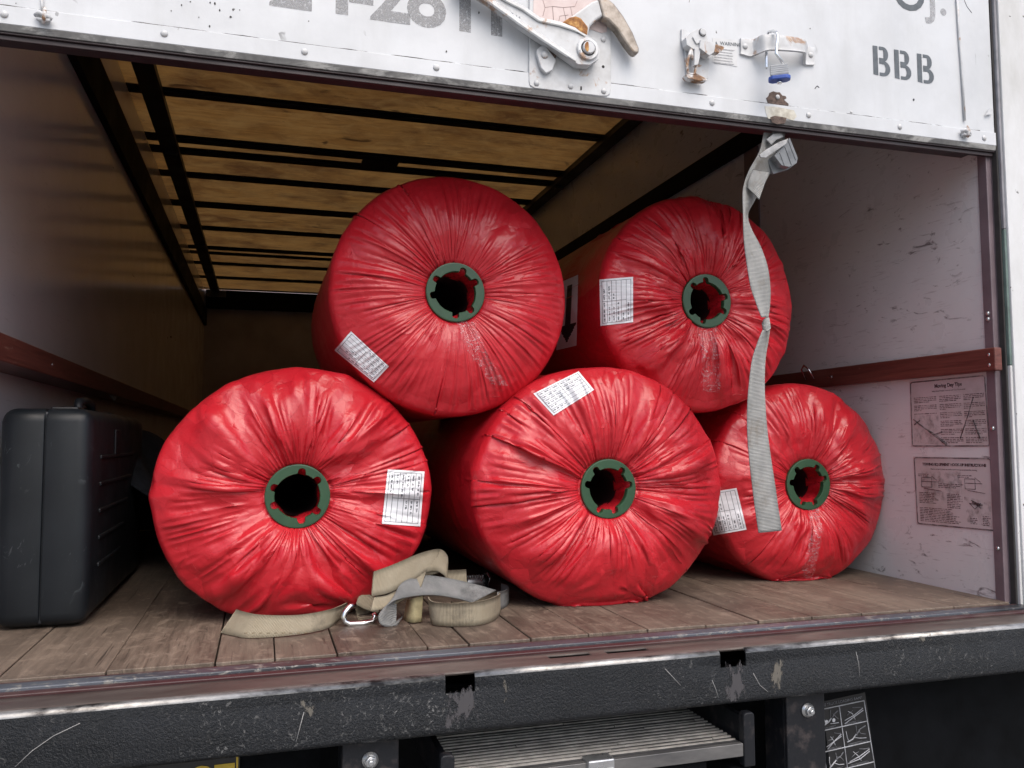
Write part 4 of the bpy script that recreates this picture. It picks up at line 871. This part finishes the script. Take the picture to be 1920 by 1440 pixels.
        if floor is not None: P[...,2]=np.maximum(P[...,2],floor)
    return P,s,r,y,La,Lb


def film(parent, name, P, sx=1.0, sz=1.0, floor=None, length=1.55, flat=.074):
    N, Mm, _ = P.shape; P = P.astype(float).copy()
    rad = np.hypot(P[..., 0], P[..., 2]); P[..., 1] = np.where(rad < flat, np.maximum(P[..., 1], -.001), P[..., 1])
    P[..., 0] *= sx; P[..., 2] *= sz
    if floor is not None: P[..., 2] = np.maximum(P[..., 2], floor + .0005)
    th = np.arctan2(P[:, 0, 2], P[:, 0, 0])
    inner = []
    rng = np.random.default_rng(N + int(length * 1000) + int(sx * 500))
    for r, y in ((.0495, .07), (.053, .045), (.0545, .03), (.0560, .013), (.0595, .0065)):
        jit = 1 + (.05 * np.sin(5 * th + r * 90) + .05 * rng.normal(0, 1, N) * 0) * (y > .01)
        inner.append(np.stack([r * jit * np.cos(th), np.full(N, y), r * jit * np.sin(th)], -1))
    outer = []
    last = P[:, -1]
    for k, y in enumerate((last[0, 1] + .12, last[0, 1] + .22, last[0, 1] + .32, length - .03)):
        q = last.copy(); q[:, 1] = y; outer.append(q)
    q = last.copy() * np.array([.9, 1, .9]); q[:, 1] = length; outer.append(q); q = last.copy() * np.array([.15, 1, .15]); q[:, 1] = length; outer.append(q)
    G = np.stack(inner + [P[:, j] for j in range(Mm)] + outer, 1); Mt = G.shape[1]
    v = G.reshape(-1, 3); idx = np.arange(N * Mt).reshape(N, Mt); nx = np.roll(idx, -1, 0)
    f = np.stack([idx[:, :-1], idx[:, 1:], nx[:, 1:], nx[:, :-1]], -1).reshape(-1, 4)
    me = D.meshes.new(name); me.vertices.add(len(v)); me.vertices.foreach_set('co', v.ravel()); me.loops.add(f.size); me.loops.foreach_set('vertex_index', f.ravel())
    me.polygons.add(len(f)); me.polygons.foreach_set('loop_start', np.arange(0, f.size, 4)); me.polygons.foreach_set('use_smooth', np.ones(len(f), bool)); me.update(calc_edges=True); me.validate()
    me.materials.append(M['red_film']); o = D.objects.new(name, me); COL.objects.link(o); o.parent = parent
    bv = BVHTree.FromPolygons([Vector(p) for p in v], f.tolist())
    return o, bv
def core(parent, axes, ro=.0725, seed=0):
    """green flange with a hole and pairs of round notches, and the tube behind it"""
    rs = random.Random(seed); n = 220; rin = []
    for k in range(n):
        a = k / n * 2 * PI; r = .0500 + .0007 * math.sin(3 * a + seed) + rs.uniform(-.0003, .0003)
        for ax in axes:
            for s in (-21, 21):
                dd = (a - R(ax + s) + PI) % (2 * PI) - PI; w_ = dd * .0545
                if abs(w_) < .0086: r = max(r, .0545 + math.sqrt(max(0, .0086 ** 2 - w_ ** 2)))
        rin.append(r)
    b = MB('turf_core'); V = b.bm.verts; rings = []
    prof = [(lambda r: r, .006), (lambda r: r, -.0075), (lambda r: r + .0012, -.009), (None, -.009), (None, -.0085), (None, -.006), (None, .0)]
    for i, (fn, y) in enumerate(prof):
        rr = [fn(q) for q in rin] if fn else [{3: ro - .003, 4: ro - .001, 5: ro, 6: ro}[i]] * n
        rings.append([V.new((rr[k] * math.cos(2 * PI * k / n), y, rr[k] * math.sin(2 * PI * k / n))) for k in range(n)])
    for A, B in zip(rings, rings[1:]):
        for k in range(n): f = b.bm.faces.new((A[k], A[(k + 1) % n], B[(k + 1) % n], B[k])); f.smooth = False
    bmesh.ops.recalc_face_normals(b.bm, faces=b.bm.faces[:])
    bmesh.ops.translate(b.bm, verts=b.bm.verts[:], vec=origin(parent)); o = b.build('core_flange', parent)
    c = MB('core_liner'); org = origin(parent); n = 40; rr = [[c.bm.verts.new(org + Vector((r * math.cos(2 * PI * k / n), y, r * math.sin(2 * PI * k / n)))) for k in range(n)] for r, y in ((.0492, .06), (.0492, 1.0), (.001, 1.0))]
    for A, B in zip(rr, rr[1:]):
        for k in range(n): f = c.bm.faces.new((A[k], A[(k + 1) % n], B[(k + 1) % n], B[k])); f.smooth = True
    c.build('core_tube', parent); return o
def onto(bv, org, u, v, lift):
    """where the line of sight at (u, v) meets the film"""
    c0 = Vector((0, 0, CAMZ)) - org; d = (at(u, v, 1, 3.0) - Vector((0, 0, CAMZ))).normalized()
    h = bv.ray_cast(c0, d)
    return (h[0], h[1], c0, d)
def drape(parent, bv, name, c4, na, nb, mats, cell, lift=.0016, smooth=6):
    org = origin(parent); dist = np.full((na + 1, nb + 1), np.nan); dirs = {}
    for i in range(na + 1):
        for j in range(nb + 1):
            p = Vector(c4[0]).lerp(Vector(c4[1]), i / na).lerp(Vector(c4[3]).lerp(Vector(c4[2]), i / na), j / nb)
            h, nrm, c0, d = onto(bv, org, p.x, p.y, lift); dirs[i, j] = (c0, d)
            if h is not None: dist[i, j] = (h - c0).length
    bad = np.isnan(dist); dist[bad] = np.nanmean(dist)
    raw = dist.copy()
    for _ in range(smooth):
        q = np.pad(dist, 1, mode='edge'); q = (q[:-2, 1:-1] + q[2:, 1:-1] + q[1:-1, :-2] + q[1:-1, 2:] + 4 * dist) / 8; dist = np.minimum(q, raw)
    dist -= lift
    b = MB(*mats); V = [[b.bm.verts.new(dirs[i, j][0] + dirs[i, j][1] * float(dist[i, j]) + org) for j in range(nb + 1)] for i in range(na + 1)]
    for i in range(na):
        for j in range(nb):
            f = b.bm.faces.new((V[i][j], V[i][j + 1], V[i + 1][j + 1], V[i + 1][j])); f.smooth = True; f.material_index = cell(i, j)
    o = b.build(name, parent); return o
def label_cell(seed, na=96, nb=66):
    rs = random.Random(seed); ink = np.zeros((na, nb), int); m = 4; rows = np.linspace(m, nb - m - 1, 7).round().astype(int)
    for r in rows: ink[m:na - m, r] = 1
    ink[m, m:nb - m] = 1; ink[na - m - 1, m:nb - m] = 1; split = int(na * .52); ink[split, m:rows[5]] = 1
    def words(x0, n, r):
        x = x0
        for k in range(n):
            l = rs.randint(4, 10)
            for q in range(l):
                for rr in range(3):
                    if rs.random() < .78: ink[min(na - 6, x + q), r + 3 + rr] = 1
            x += l + 3
    for k, n in enumerate((4, 3, 3, 4, 2)): words(m + 4, n, rows[k])
    for k, n in enumerate((2, 3, 2)): words(split + 4, n, rows[k])
    words(m + 2, 4, rows[5])
    return lambda i, j: int(ink[i, j])
LAB4 = dict(
    A=[(796, 884), (788, 987), (716, 982), (727, 880)], B=[(701, 717), (627, 657), (658, 621), (729, 687)],
    C=[(1126, 611), (1124, 524), (1187, 519), (1187, 604)], D=[(1000, 738), (1085, 696), (1114, 731), (1038, 779)], E=[(1338, 1004), (1318, 925), (1381, 915), (1400, 993)])
BASE = dict(G=-.7, Gs=1.5, fac=.005, fac2=.0013, rec=.04, eps_mid=.27, eps_core=.6, bend=.055, iters=170, crk=.24, amp=2, epsvar=.8, warp=.14, N=448, M=86)
ROLLS = [
    ('A', (558, 930), 1.962, .303, 1.04, .985, dict(seed=11, eps_rim=.08, crk=.30, bend=.13, fac=.0075, fcell=(24, 6)), (60, 180, 300), 'red plastic-wrapped roll at lower left, its tag printed sideways right of the green core', None, .0),
    ('D', (1139, 916), 1.893, .307, 1.085, .99, dict(seed=25, eps_rim=.08, crk=.26, eps_mid=.30, bend=.09, fac=.006, fcell=(28, 8)), (30, 147, 265), 'red plastic-wrapped roll in bottom middle with white tag on its top edge', None, .0),
    ('E', (1513, 908), 2.043, .292, 1.0, 1.0, dict(seed=37, eps_rim=.10, fac=.006), (38, 153, 268), 'red plastic-wrapped roll against the right wall, partly behind the hanging grey strap', [(1524, 950), (1532, 1000), (1512, 1085)], 11),
    ('B', (853, 549), 1.942, .298, 1.0, 1.0, dict(seed=48, eps_rim=.04, crk=.12, eps_mid=.25, bend=.05, fac=.002, fac2=.0008), (50, 169, 291), 'dark red plastic-wrapped roll at upper left, smooth rim, tilted tag at its lower left', [(872, 602), (898, 665), (938, 722)], 17),
    ('C', (1323, 565), 1.962, .296, .99, 1.0, dict(seed=52, eps_rim=.11, crk=.28, eps_mid=.30, fac=.007), (115, 353, 235), 'red plastic-wrapped roll at upper right with shiny clear tape below its core', [(1326, 610), (1333, 665), (1334, 735)], 17),
]
for key, (u, v), yf, rad, sx, sz, kw, axes, label, tape, tw in ROLLS:
    p = at(u, v, 1, yf)
    low = key in 'ADE'
    t_ = thing('wrapped_roll', label, 'wrapped roll', (p.x, yf, p.z), 'stacked rolls wrapped in red plastic film')
    cfg = dict(BASE); cfg.update(kw); cfg['R'] = rad
    P = bag_sim(floor=(-p.z / sz if low else None), **cfg)[0]
    fo, bv = film(t_, 'film_wrap', P, sx, sz, -p.z if low else None, .75 if key == 'B' else 1.55)
    core(t_, axes, seed=kw['seed'])
    drape(t_, bv, 'paper_tag', LAB4[key], 96, 66, ('label_paper', 'label_ink'), label_cell(kw['seed']))
    if tape:
        n = 26; pts = [Vector(q) for q in tape]
        def along(t):
            t *= len(pts) - 1; i = min(int(t), len(pts) - 2); return pts[i].lerp(pts[i + 1], t - i)
        c4 = None; org = origin(t_); b = MB('clear_tape'); rows = []
        for i in range(n + 1):
            q = along(i / n); row = []
            for j in range(7):
                h, nrm, c0, d = onto(bv, org, q.x + (j / 6 - .5) * tw * 2 * (1 + .15 * math.sin(i * 1.7)), q.y + (j / 6 - .5) * 4, 0)
                row.append(b.bm.verts.new((h if h is not None else Vector(q.xyx) * 0) - d * .0022 + org))
            rows.append(row)
        for A, B in zip(rows, rows[1:]):
            for j in range(6): f = b.bm.faces.new((A[j], A[j + 1], B[j + 1], B[j])); f.smooth = True
        b.build('clear_tape', t_)
    if key == 'C':
        drape(t_, bv, 'arrow_label', [(1054, 528), (1084, 515), (1081, 648), (1043, 657)], 20, 60, ('label_paper', 'black_ink'),
              lambda i, j: int((7 <= i <= 12 and 6 <= j < 40) or (40 <= j < 55 and abs(i - 9.5) < (55 - j) * .62)), .002)
# ------------------------------------------------------------------ black hard case standing against the left wall
hc = thing('hard_case', 'black hard-shell case standing on its side between left wall and red roll', 'suitcase', (-.44, 2.03, 0))
x0, x1, y0, y1, zt = -.545, -.362, 2.03, 2.86, .478
def shell(side, name):
    c = MB('case_plastic'); c.box((x0, y0, .004), (x1, y1, zt)); bmesh.ops.bevel(c.bm, geom=c.bm.edges[:], offset=.030, segments=6, affect='EDGES', profile=.5)
    bmesh.ops.bisect_plane(c.bm, geom=c.bm.verts[:] + c.bm.edges[:] + c.bm.faces[:], plane_co=(xm + side * .0012, 0, 0), plane_no=(-side, 0, 0), clear_outer=True)
    ed = [q for q in c.bm.edges if q.is_boundary]; bmesh.ops.contextual_create(c.bm, geom=ed)
    for f in c.bm.faces: f.smooth = len(f.verts) <= 4
    return c.build(name, hc, .0025, 2)
xm = -.455
sh = shell(-1, 'lower_shell'); sh2 = shell(1, 'upper_shell')
c = MB('black_plastic'); c.box((xm - .006, y0 + .006, .010), (xm + .006, y1 - .006, zt - .006)); c.build('seam_gasket', hc, .03, 4)
for k in range(5):
    z = .115 + k * .062; c = MB('case_plastic'); c.box((x1 - .003, y0 + .11, z), (x1 + .004, y0 + .62 - .05 * (4 - k), z + .010)); c.build('ridge', sh2, .003)
c = MB('case_plastic'); c.box((x1 - .002, y0 + .30, .37), (x1 + .004, y0 + .37, .435)); c.build('label_recess', sh2, .006)
for y in (y0 + .18, y0 + .62):
    c = MB('black_plastic'); c.box((xm - .030, y, zt - .006), (xm + .030, y + .07, zt + .010)); c.build('catch', hc, .004)
c = MB('black_plastic'); c.tube([(xm, y0 + .33, zt - .004), (xm, y0 + .34, zt + .028), (xm, y0 + .42, zt + .034), (xm, y0 + .50, zt + .028), (xm, y0 + .51, zt - .004)], .011, n=10); c.build('handle', hc)
# dark moving blanket slumped on the deck between the case and the wall rail
bl = MB('dark_cloth'); rs = random.Random(5)
NXb, NYb = 26, 14; V = []
for i in range(NXb + 1):
    row = []
    for j in range(NYb + 1):
        a, q = i / NXb, j / NYb; y = 2.62 + a * 1.5; env = math.sin(PI * min(1, .12 + a * .9)) ** .6
        z = (.60 - .26 * a) * (1 - q ** 2.2) * env + .02 * math.sin(9 * a + 5 * q) * env + .015 * math.sin(23 * a + 11 * q); x = XL + .05 + .42 * q + .03 * math.sin(13 * a + 4 * q)
        row.append(bl.bm.verts.new((x, y, max(z, .006))))
    V.append(row)
for i in range(NXb):
    for j in range(NYb): f = bl.bm.faces.new((V[i][j], V[i][j + 1], V[i + 1][j + 1], V[i + 1][j])); f.smooth = True
o = bl.build('moving_blanket'); sd = o.modifiers.new('thickness', 'SOLIDIFY'); sd.thickness = .012; ss = o.modifiers.new('soft', 'SUBSURF'); ss.levels = ss.render_levels = 1
tag(o, 'dark blanket heaped behind the black hard case against left wall', 'blanket')
c = MB('grey_webbing'); c.ribbon([at(172, 702, 0, XL + .05), at(186, 716, 0, XL + .055), at(202, 738, 0, XL + .075), at(214, 752, 0, XL + .09)], [at(178, 698, 0, XL + .05), at(194, 712, 0, XL + .055), at(208, 728, 0, XL + .075), at(220, 744, 0, XL + .09)], .003)
tag(c.build('lashing_strap'), 'short grey lashing strap tied round the left wooden rail', 'strap')
# ------------------------------------------------------------------ pull strap hanging from the foot of the door
ps = thing('pull_strap', 'grey webbing pull strap with a knot, hanging from the raised door', 'strap', at(1440, 262, 1, 1.66))
YS = 1.665
CL = [(1452, 250, 40, .3), (1444, 285, 40, .2), (1424, 322, 40, .5), (1411, 352, 34, .9), (1403, 378, 20, 1.15), (1398, 402, 8, 1.4), (1401, 428, 14, 1.2), (1411, 462, 30, .8), (1420, 500, 38, .4), (1426, 540, 36, .5), (1431, 572, 24, 1.0), (1434, 595, 12, 1.3)]
CL2 = [(1437, 618, 12, 1.3), (1431, 640, 18, 1.1), (1423, 672, 24, .9), (1419, 715, 28, .8), (1418, 760, 33, .7), (1420, 810, 37, .5), (1425, 860, 40, .4), (1431, 905, 42, .2), (1437, 950, 43, .1), (1444, 997, 43, .0)]
def strap(CLx, Wf=43):
    A, B = [], []
    for i, (u, v, wd, ang) in enumerate(CLx):
        dep = math.sqrt(max(0, 1 - (wd / Wf) ** 2)) * .0465 / 2
        tl = -.10 * wd * (1 if v > 640 else -.7)
        A.append(at(u - wd / 2, v - tl / 2, 1, YS - dep)); B.append(at(u + wd / 2, v + tl / 2, 1, YS + dep))
    return A, B
c = MB('pull_webbing', 'stitching'); A, B = strap(CL); c.ribbon(A, B, .0024); A, B = strap(CL2); c.ribbon(A, B, .0024)
A = [at(1412, 318, 1, YS - .016), at(1404, 338, 1, YS - .020), at(1402, 352, 1, YS - .020)]; B = [at(1442, 322, 1, YS - .006), at(1432, 348, 1, YS - .010), at(1423, 374, 1, YS - .012)]
c.ribbon(A, B, .0024)
c.build('webbing', ps)
kn = MB('pull_webbing'); kp = at(1436, 607, 1, YS)
for k, (r0, tilt, ax) in enumerate(((.0085, .5, 0), (.0075, -.6, 1), (.006, .2, 2))):
    pts = []; 
    for a in np.linspace(0, 2 * PI * .95, 14): pts.append(kp + Vector((r0 * math.cos(a), r0 * .8 * math.sin(a) * math.cos(tilt), .010 * math.sin(a) * math.sin(tilt) + .004 * (k - 1) + .004 * math.cos(a))))
    kn.ribbon([p + Vector((0, 0, .007)) for p in pts], [p + Vector((.002, 0, -.007)) for p in pts], .003, 0, 2)
kn.build('knot', ps)
c = MB('grey_plastic', 'dusty_plastic'); 
q = [(1440, 278), (1470, 262), (1482, 262), (1496, 297), (1493, 305), (1478, 314), (1462, 320), (1447, 318)]
c.prism([at(u, v, 1, YS - .022) for u, v in ((1452, 292), (1474, 268), (1481, 258), (1496, 296), (1494, 306), (1480, 313), (1466, 310))], (0, .020, 0), 0)
c.prism([at(u, v, 1, YS - .001) for u, v in ((1440, 300), (1455, 284), (1480, 290), (1493, 306), (1478, 318), (1450, 326))], (0, .010, 0), 0)
for d0, d1 in (((1462, 286), (1471, 311)), ((1472, 275), (1484, 309)), ((1478, 263), (1492, 300))): c.tube([at(*d0, 1, YS - .0225), at(*d1, 1, YS - .0225)], .0011, 0, 6)
c.build('strap_clip', ps, .004, 3)
c = MB('dusty_plastic'); rs = random.Random(9)
for pts, off in (([(1424, 290), (1440, 278), (1462, 266), (1478, 260), (1474, 270), (1452, 286), (1436, 296), (1426, 296)], .030), ([(1438, 262), (1450, 250), (1464, 248), (1470, 256), (1458, 262), (1446, 271)], .018), ([(1444, 256), (1452, 244), (1466, 244), (1468, 252)], .008)):
    c.prism([at(u + rs.uniform(-1, 1), v + rs.uniform(-1, 1), 1, YS - off) for u, v in pts], (0, .004, 0), 0)
c.build('torn_wrap', ps, .0015)
# ------------------------------------------------------------------ heap of ratchet strap on the deck
rt = thing('ratchet_strap', 'heap of dirty tan ratchet strap with steel hook on the deck boards', 'ratchet strap', at(760, 1165, 2, .0))
def fl(u, v, z=.0012): return at(u, v, 2, z)
def rb(mat, lo, hi, name='webbing', thick=.0026, sub=6):
    """lo: (u, v[, y]) of the lower edge (on the deck unless y is given); hi: (u, v, dy) of the upper edge, dy behind the lower one"""
    A, B = [], []
    for l, h in zip(lo, hi):
        a = fl(l[0], l[1]) if len(l) == 2 else at(l[0], l[1], 1, l[2]); b_ = at(h[0], h[1], 1, a.y + h[2]); b_.z = max(b_.z, .002); a.z = max(a.z, .0015); A.append(a); B.append(b_)
    c = MB(mat, 'stitching'); c.ribbon(A, B, thick, 0, sub); return c
c = rb('tan_webbing', [(414, 1187), (440, 1193), (472, 1197), (545, 1192), (610, 1180), (640, 1160), (668, 1140)], [(444, 1143, .02), (462, 1148, .018), (492, 1153, .02), (560, 1153, .02), (620, 1142, .02), (650, 1130, .01), (672, 1116, .01)]); 
for k in range(9):
    p = fl(458 + k * 14, 1190, .020); c.tube([p + Vector((0, -.004, .004)), p + Vector((.006, -.004, .004))], .0009, 1, 5)
c.build('webbing', rt)
c = rb('tan_webbing', [(808, 1164), (815, 1172), (850, 1175), (895, 1173), (925, 1164), (937, 1150), (934, 1138), (905, 1130), (870, 1133), (850, 1140)], [(803, 1119, .0), (812, 1128, .0), (850, 1131, 0), (895, 1128, 0), (925, 1120, 0), (937, 1113, 0), (930, 1111, 0), (900, 1115, 0), (868, 1127, 0), (846, 1128, 0)])
c.build('webbing', rt)
y_ = fl(737, 1175).y
c = rb('grey_webbing', [(742, 1168, y_ + .02), (724, 1174, y_), (712, 1168, y_ - .005), (712, 1150, y_ - .004), (736, 1128, y_ + .005), (775, 1118, y_ + .02), (815, 1116, y_ + .04), (855, 1122, y_ + .05), (885, 1130, y_ + .05)], [(755, 1155, .03), (744, 1178, .01), (735, 1179, .012), (742, 1163, .03), (760, 1092, .04) if 0 else (748, 1100, .03), (790, 1080, .04), (832, 1083, .04), (884, 1094, .04), (930, 1107, .04)])
c.build('webbing', rt)
c = rb('tan_webbing', [(696, 1118, y_ + .03), (728, 1112, y_ + .035), (765, 1094, y_ + .045), (795, 1074, y_ + .06), (812, 1066, y_ + .075)], [(700, 1072, .02), (738, 1058, .02), (785, 1038, .02), (815, 1030, .02), (824, 1030, .01)])
c.build('webbing', rt)
c = rb('tan_webbing', [(795, 1074, y_ + .06), (815, 1070, y_ + .07), (832, 1078, y_ + .08), (838, 1088, y_ + .09)], [(806, 1032, .02), (826, 1030, .02), (838, 1042, .02), (839, 1060, .02)]); c.build('webbing', rt)
c = rb('tan_webbing', [(794, 1080, y_ + .075), (815, 1076, y_ + .08), (826, 1072, y_ + .085)], [(792, 1060, .0), (812, 1052, .0), (824, 1056, .0)]); c.build('webbing', rt)
c = rb('tan_webbing', [(672, 1162), (668, 1152), (668, 1135, fl(670, 1156).y + .004), (684, 1142, fl(670, 1156).y), (708, 1150, fl(670, 1156).y)], [(700, 1166, .01), (692, 1155, .012), (678, 1100, .02), (694, 1116, .02), (722, 1126, .02)]); c.build('webbing', rt)
c = rb('tan_webbing', [(694, 1146, y_ + .012), (724, 1140, y_ + .02), (760, 1122, y_ + .03), (790, 1100, y_ + .04)], [(700, 1120, .02), (728, 1115, .02), (770, 1090, .02), (800, 1070, .02)]); c.build('webbing', rt)
c = rb('yellow_webbing', [(757, 1160), (764, 1166), (776, 1168), (790, 1166)], [(764, 1124, .012), (769, 1124, .008), (778, 1121, .008), (793, 1116, .010)]); c.build('webbing', rt)
c = rb('grey_webbing', [(930, 1146), (948, 1138), (953, 1126), (940, 1118)], [(934, 1110, 0), (949, 1106, 0), (953, 1098, 0), (940, 1094, 0)]); c.build('webbing', rt)
c = rb('tan_webbing', [(838, 1112, y_ + .10), (860, 1112, y_ + .10), (876, 1106, y_ + .10)], [(832, 1070, 0), (856, 1069, 0), (874, 1068, 0)]); c.build('webbing', rt)
hk = MB('chrome'); y2 = fl(670, 1172).y
hk.tube([at(666, 1134, 1, y2 + .012), at(656, 1137, 1, y2 + .006), at(647, 1148, 1, y2 + .002), at(644, 1157, 1, y2), at(647, 1166, 1, y2 - .001), at(656, 1170, 1, y2 - .002), at(680, 1169, 1, y2 - .001), at(698, 1166, 1, y2 + .003), at(704, 1158, 1, y2 + .008), at(700, 1150, 1, y2 + .012)], .0062, n=12); hk.build('hook', rt)
rk = MB('zinc', 'black_steel'); c0 = fl(890, 1108, .0)
for dx in (-.028, .028): rk.box(c0 + Vector((dx - .002, -.03, .012)), c0 + Vector((dx + .002, .05, .040)), 1)
rk.lathe(c0 + Vector((-.03, 0, .024)), (1, 0, 0), [(0, .014), (.060, .014)], 0, 16); 
for k in range(7): rk.box(c0 + Vector((-.024 + k * .007, -.016, .034)), c0 + Vector((-.021 + k * .007, .004, .043)), 0)
rk.tube([c0 + Vector((.030, -.02, .012)), c0 + Vector((.036, -.022, .034)), c0 + Vector((.033, -.01, .046)), c0 + Vector((.030, .01, .042))], .003, 0, 8)
rk.build('ratchet', rt, .001)
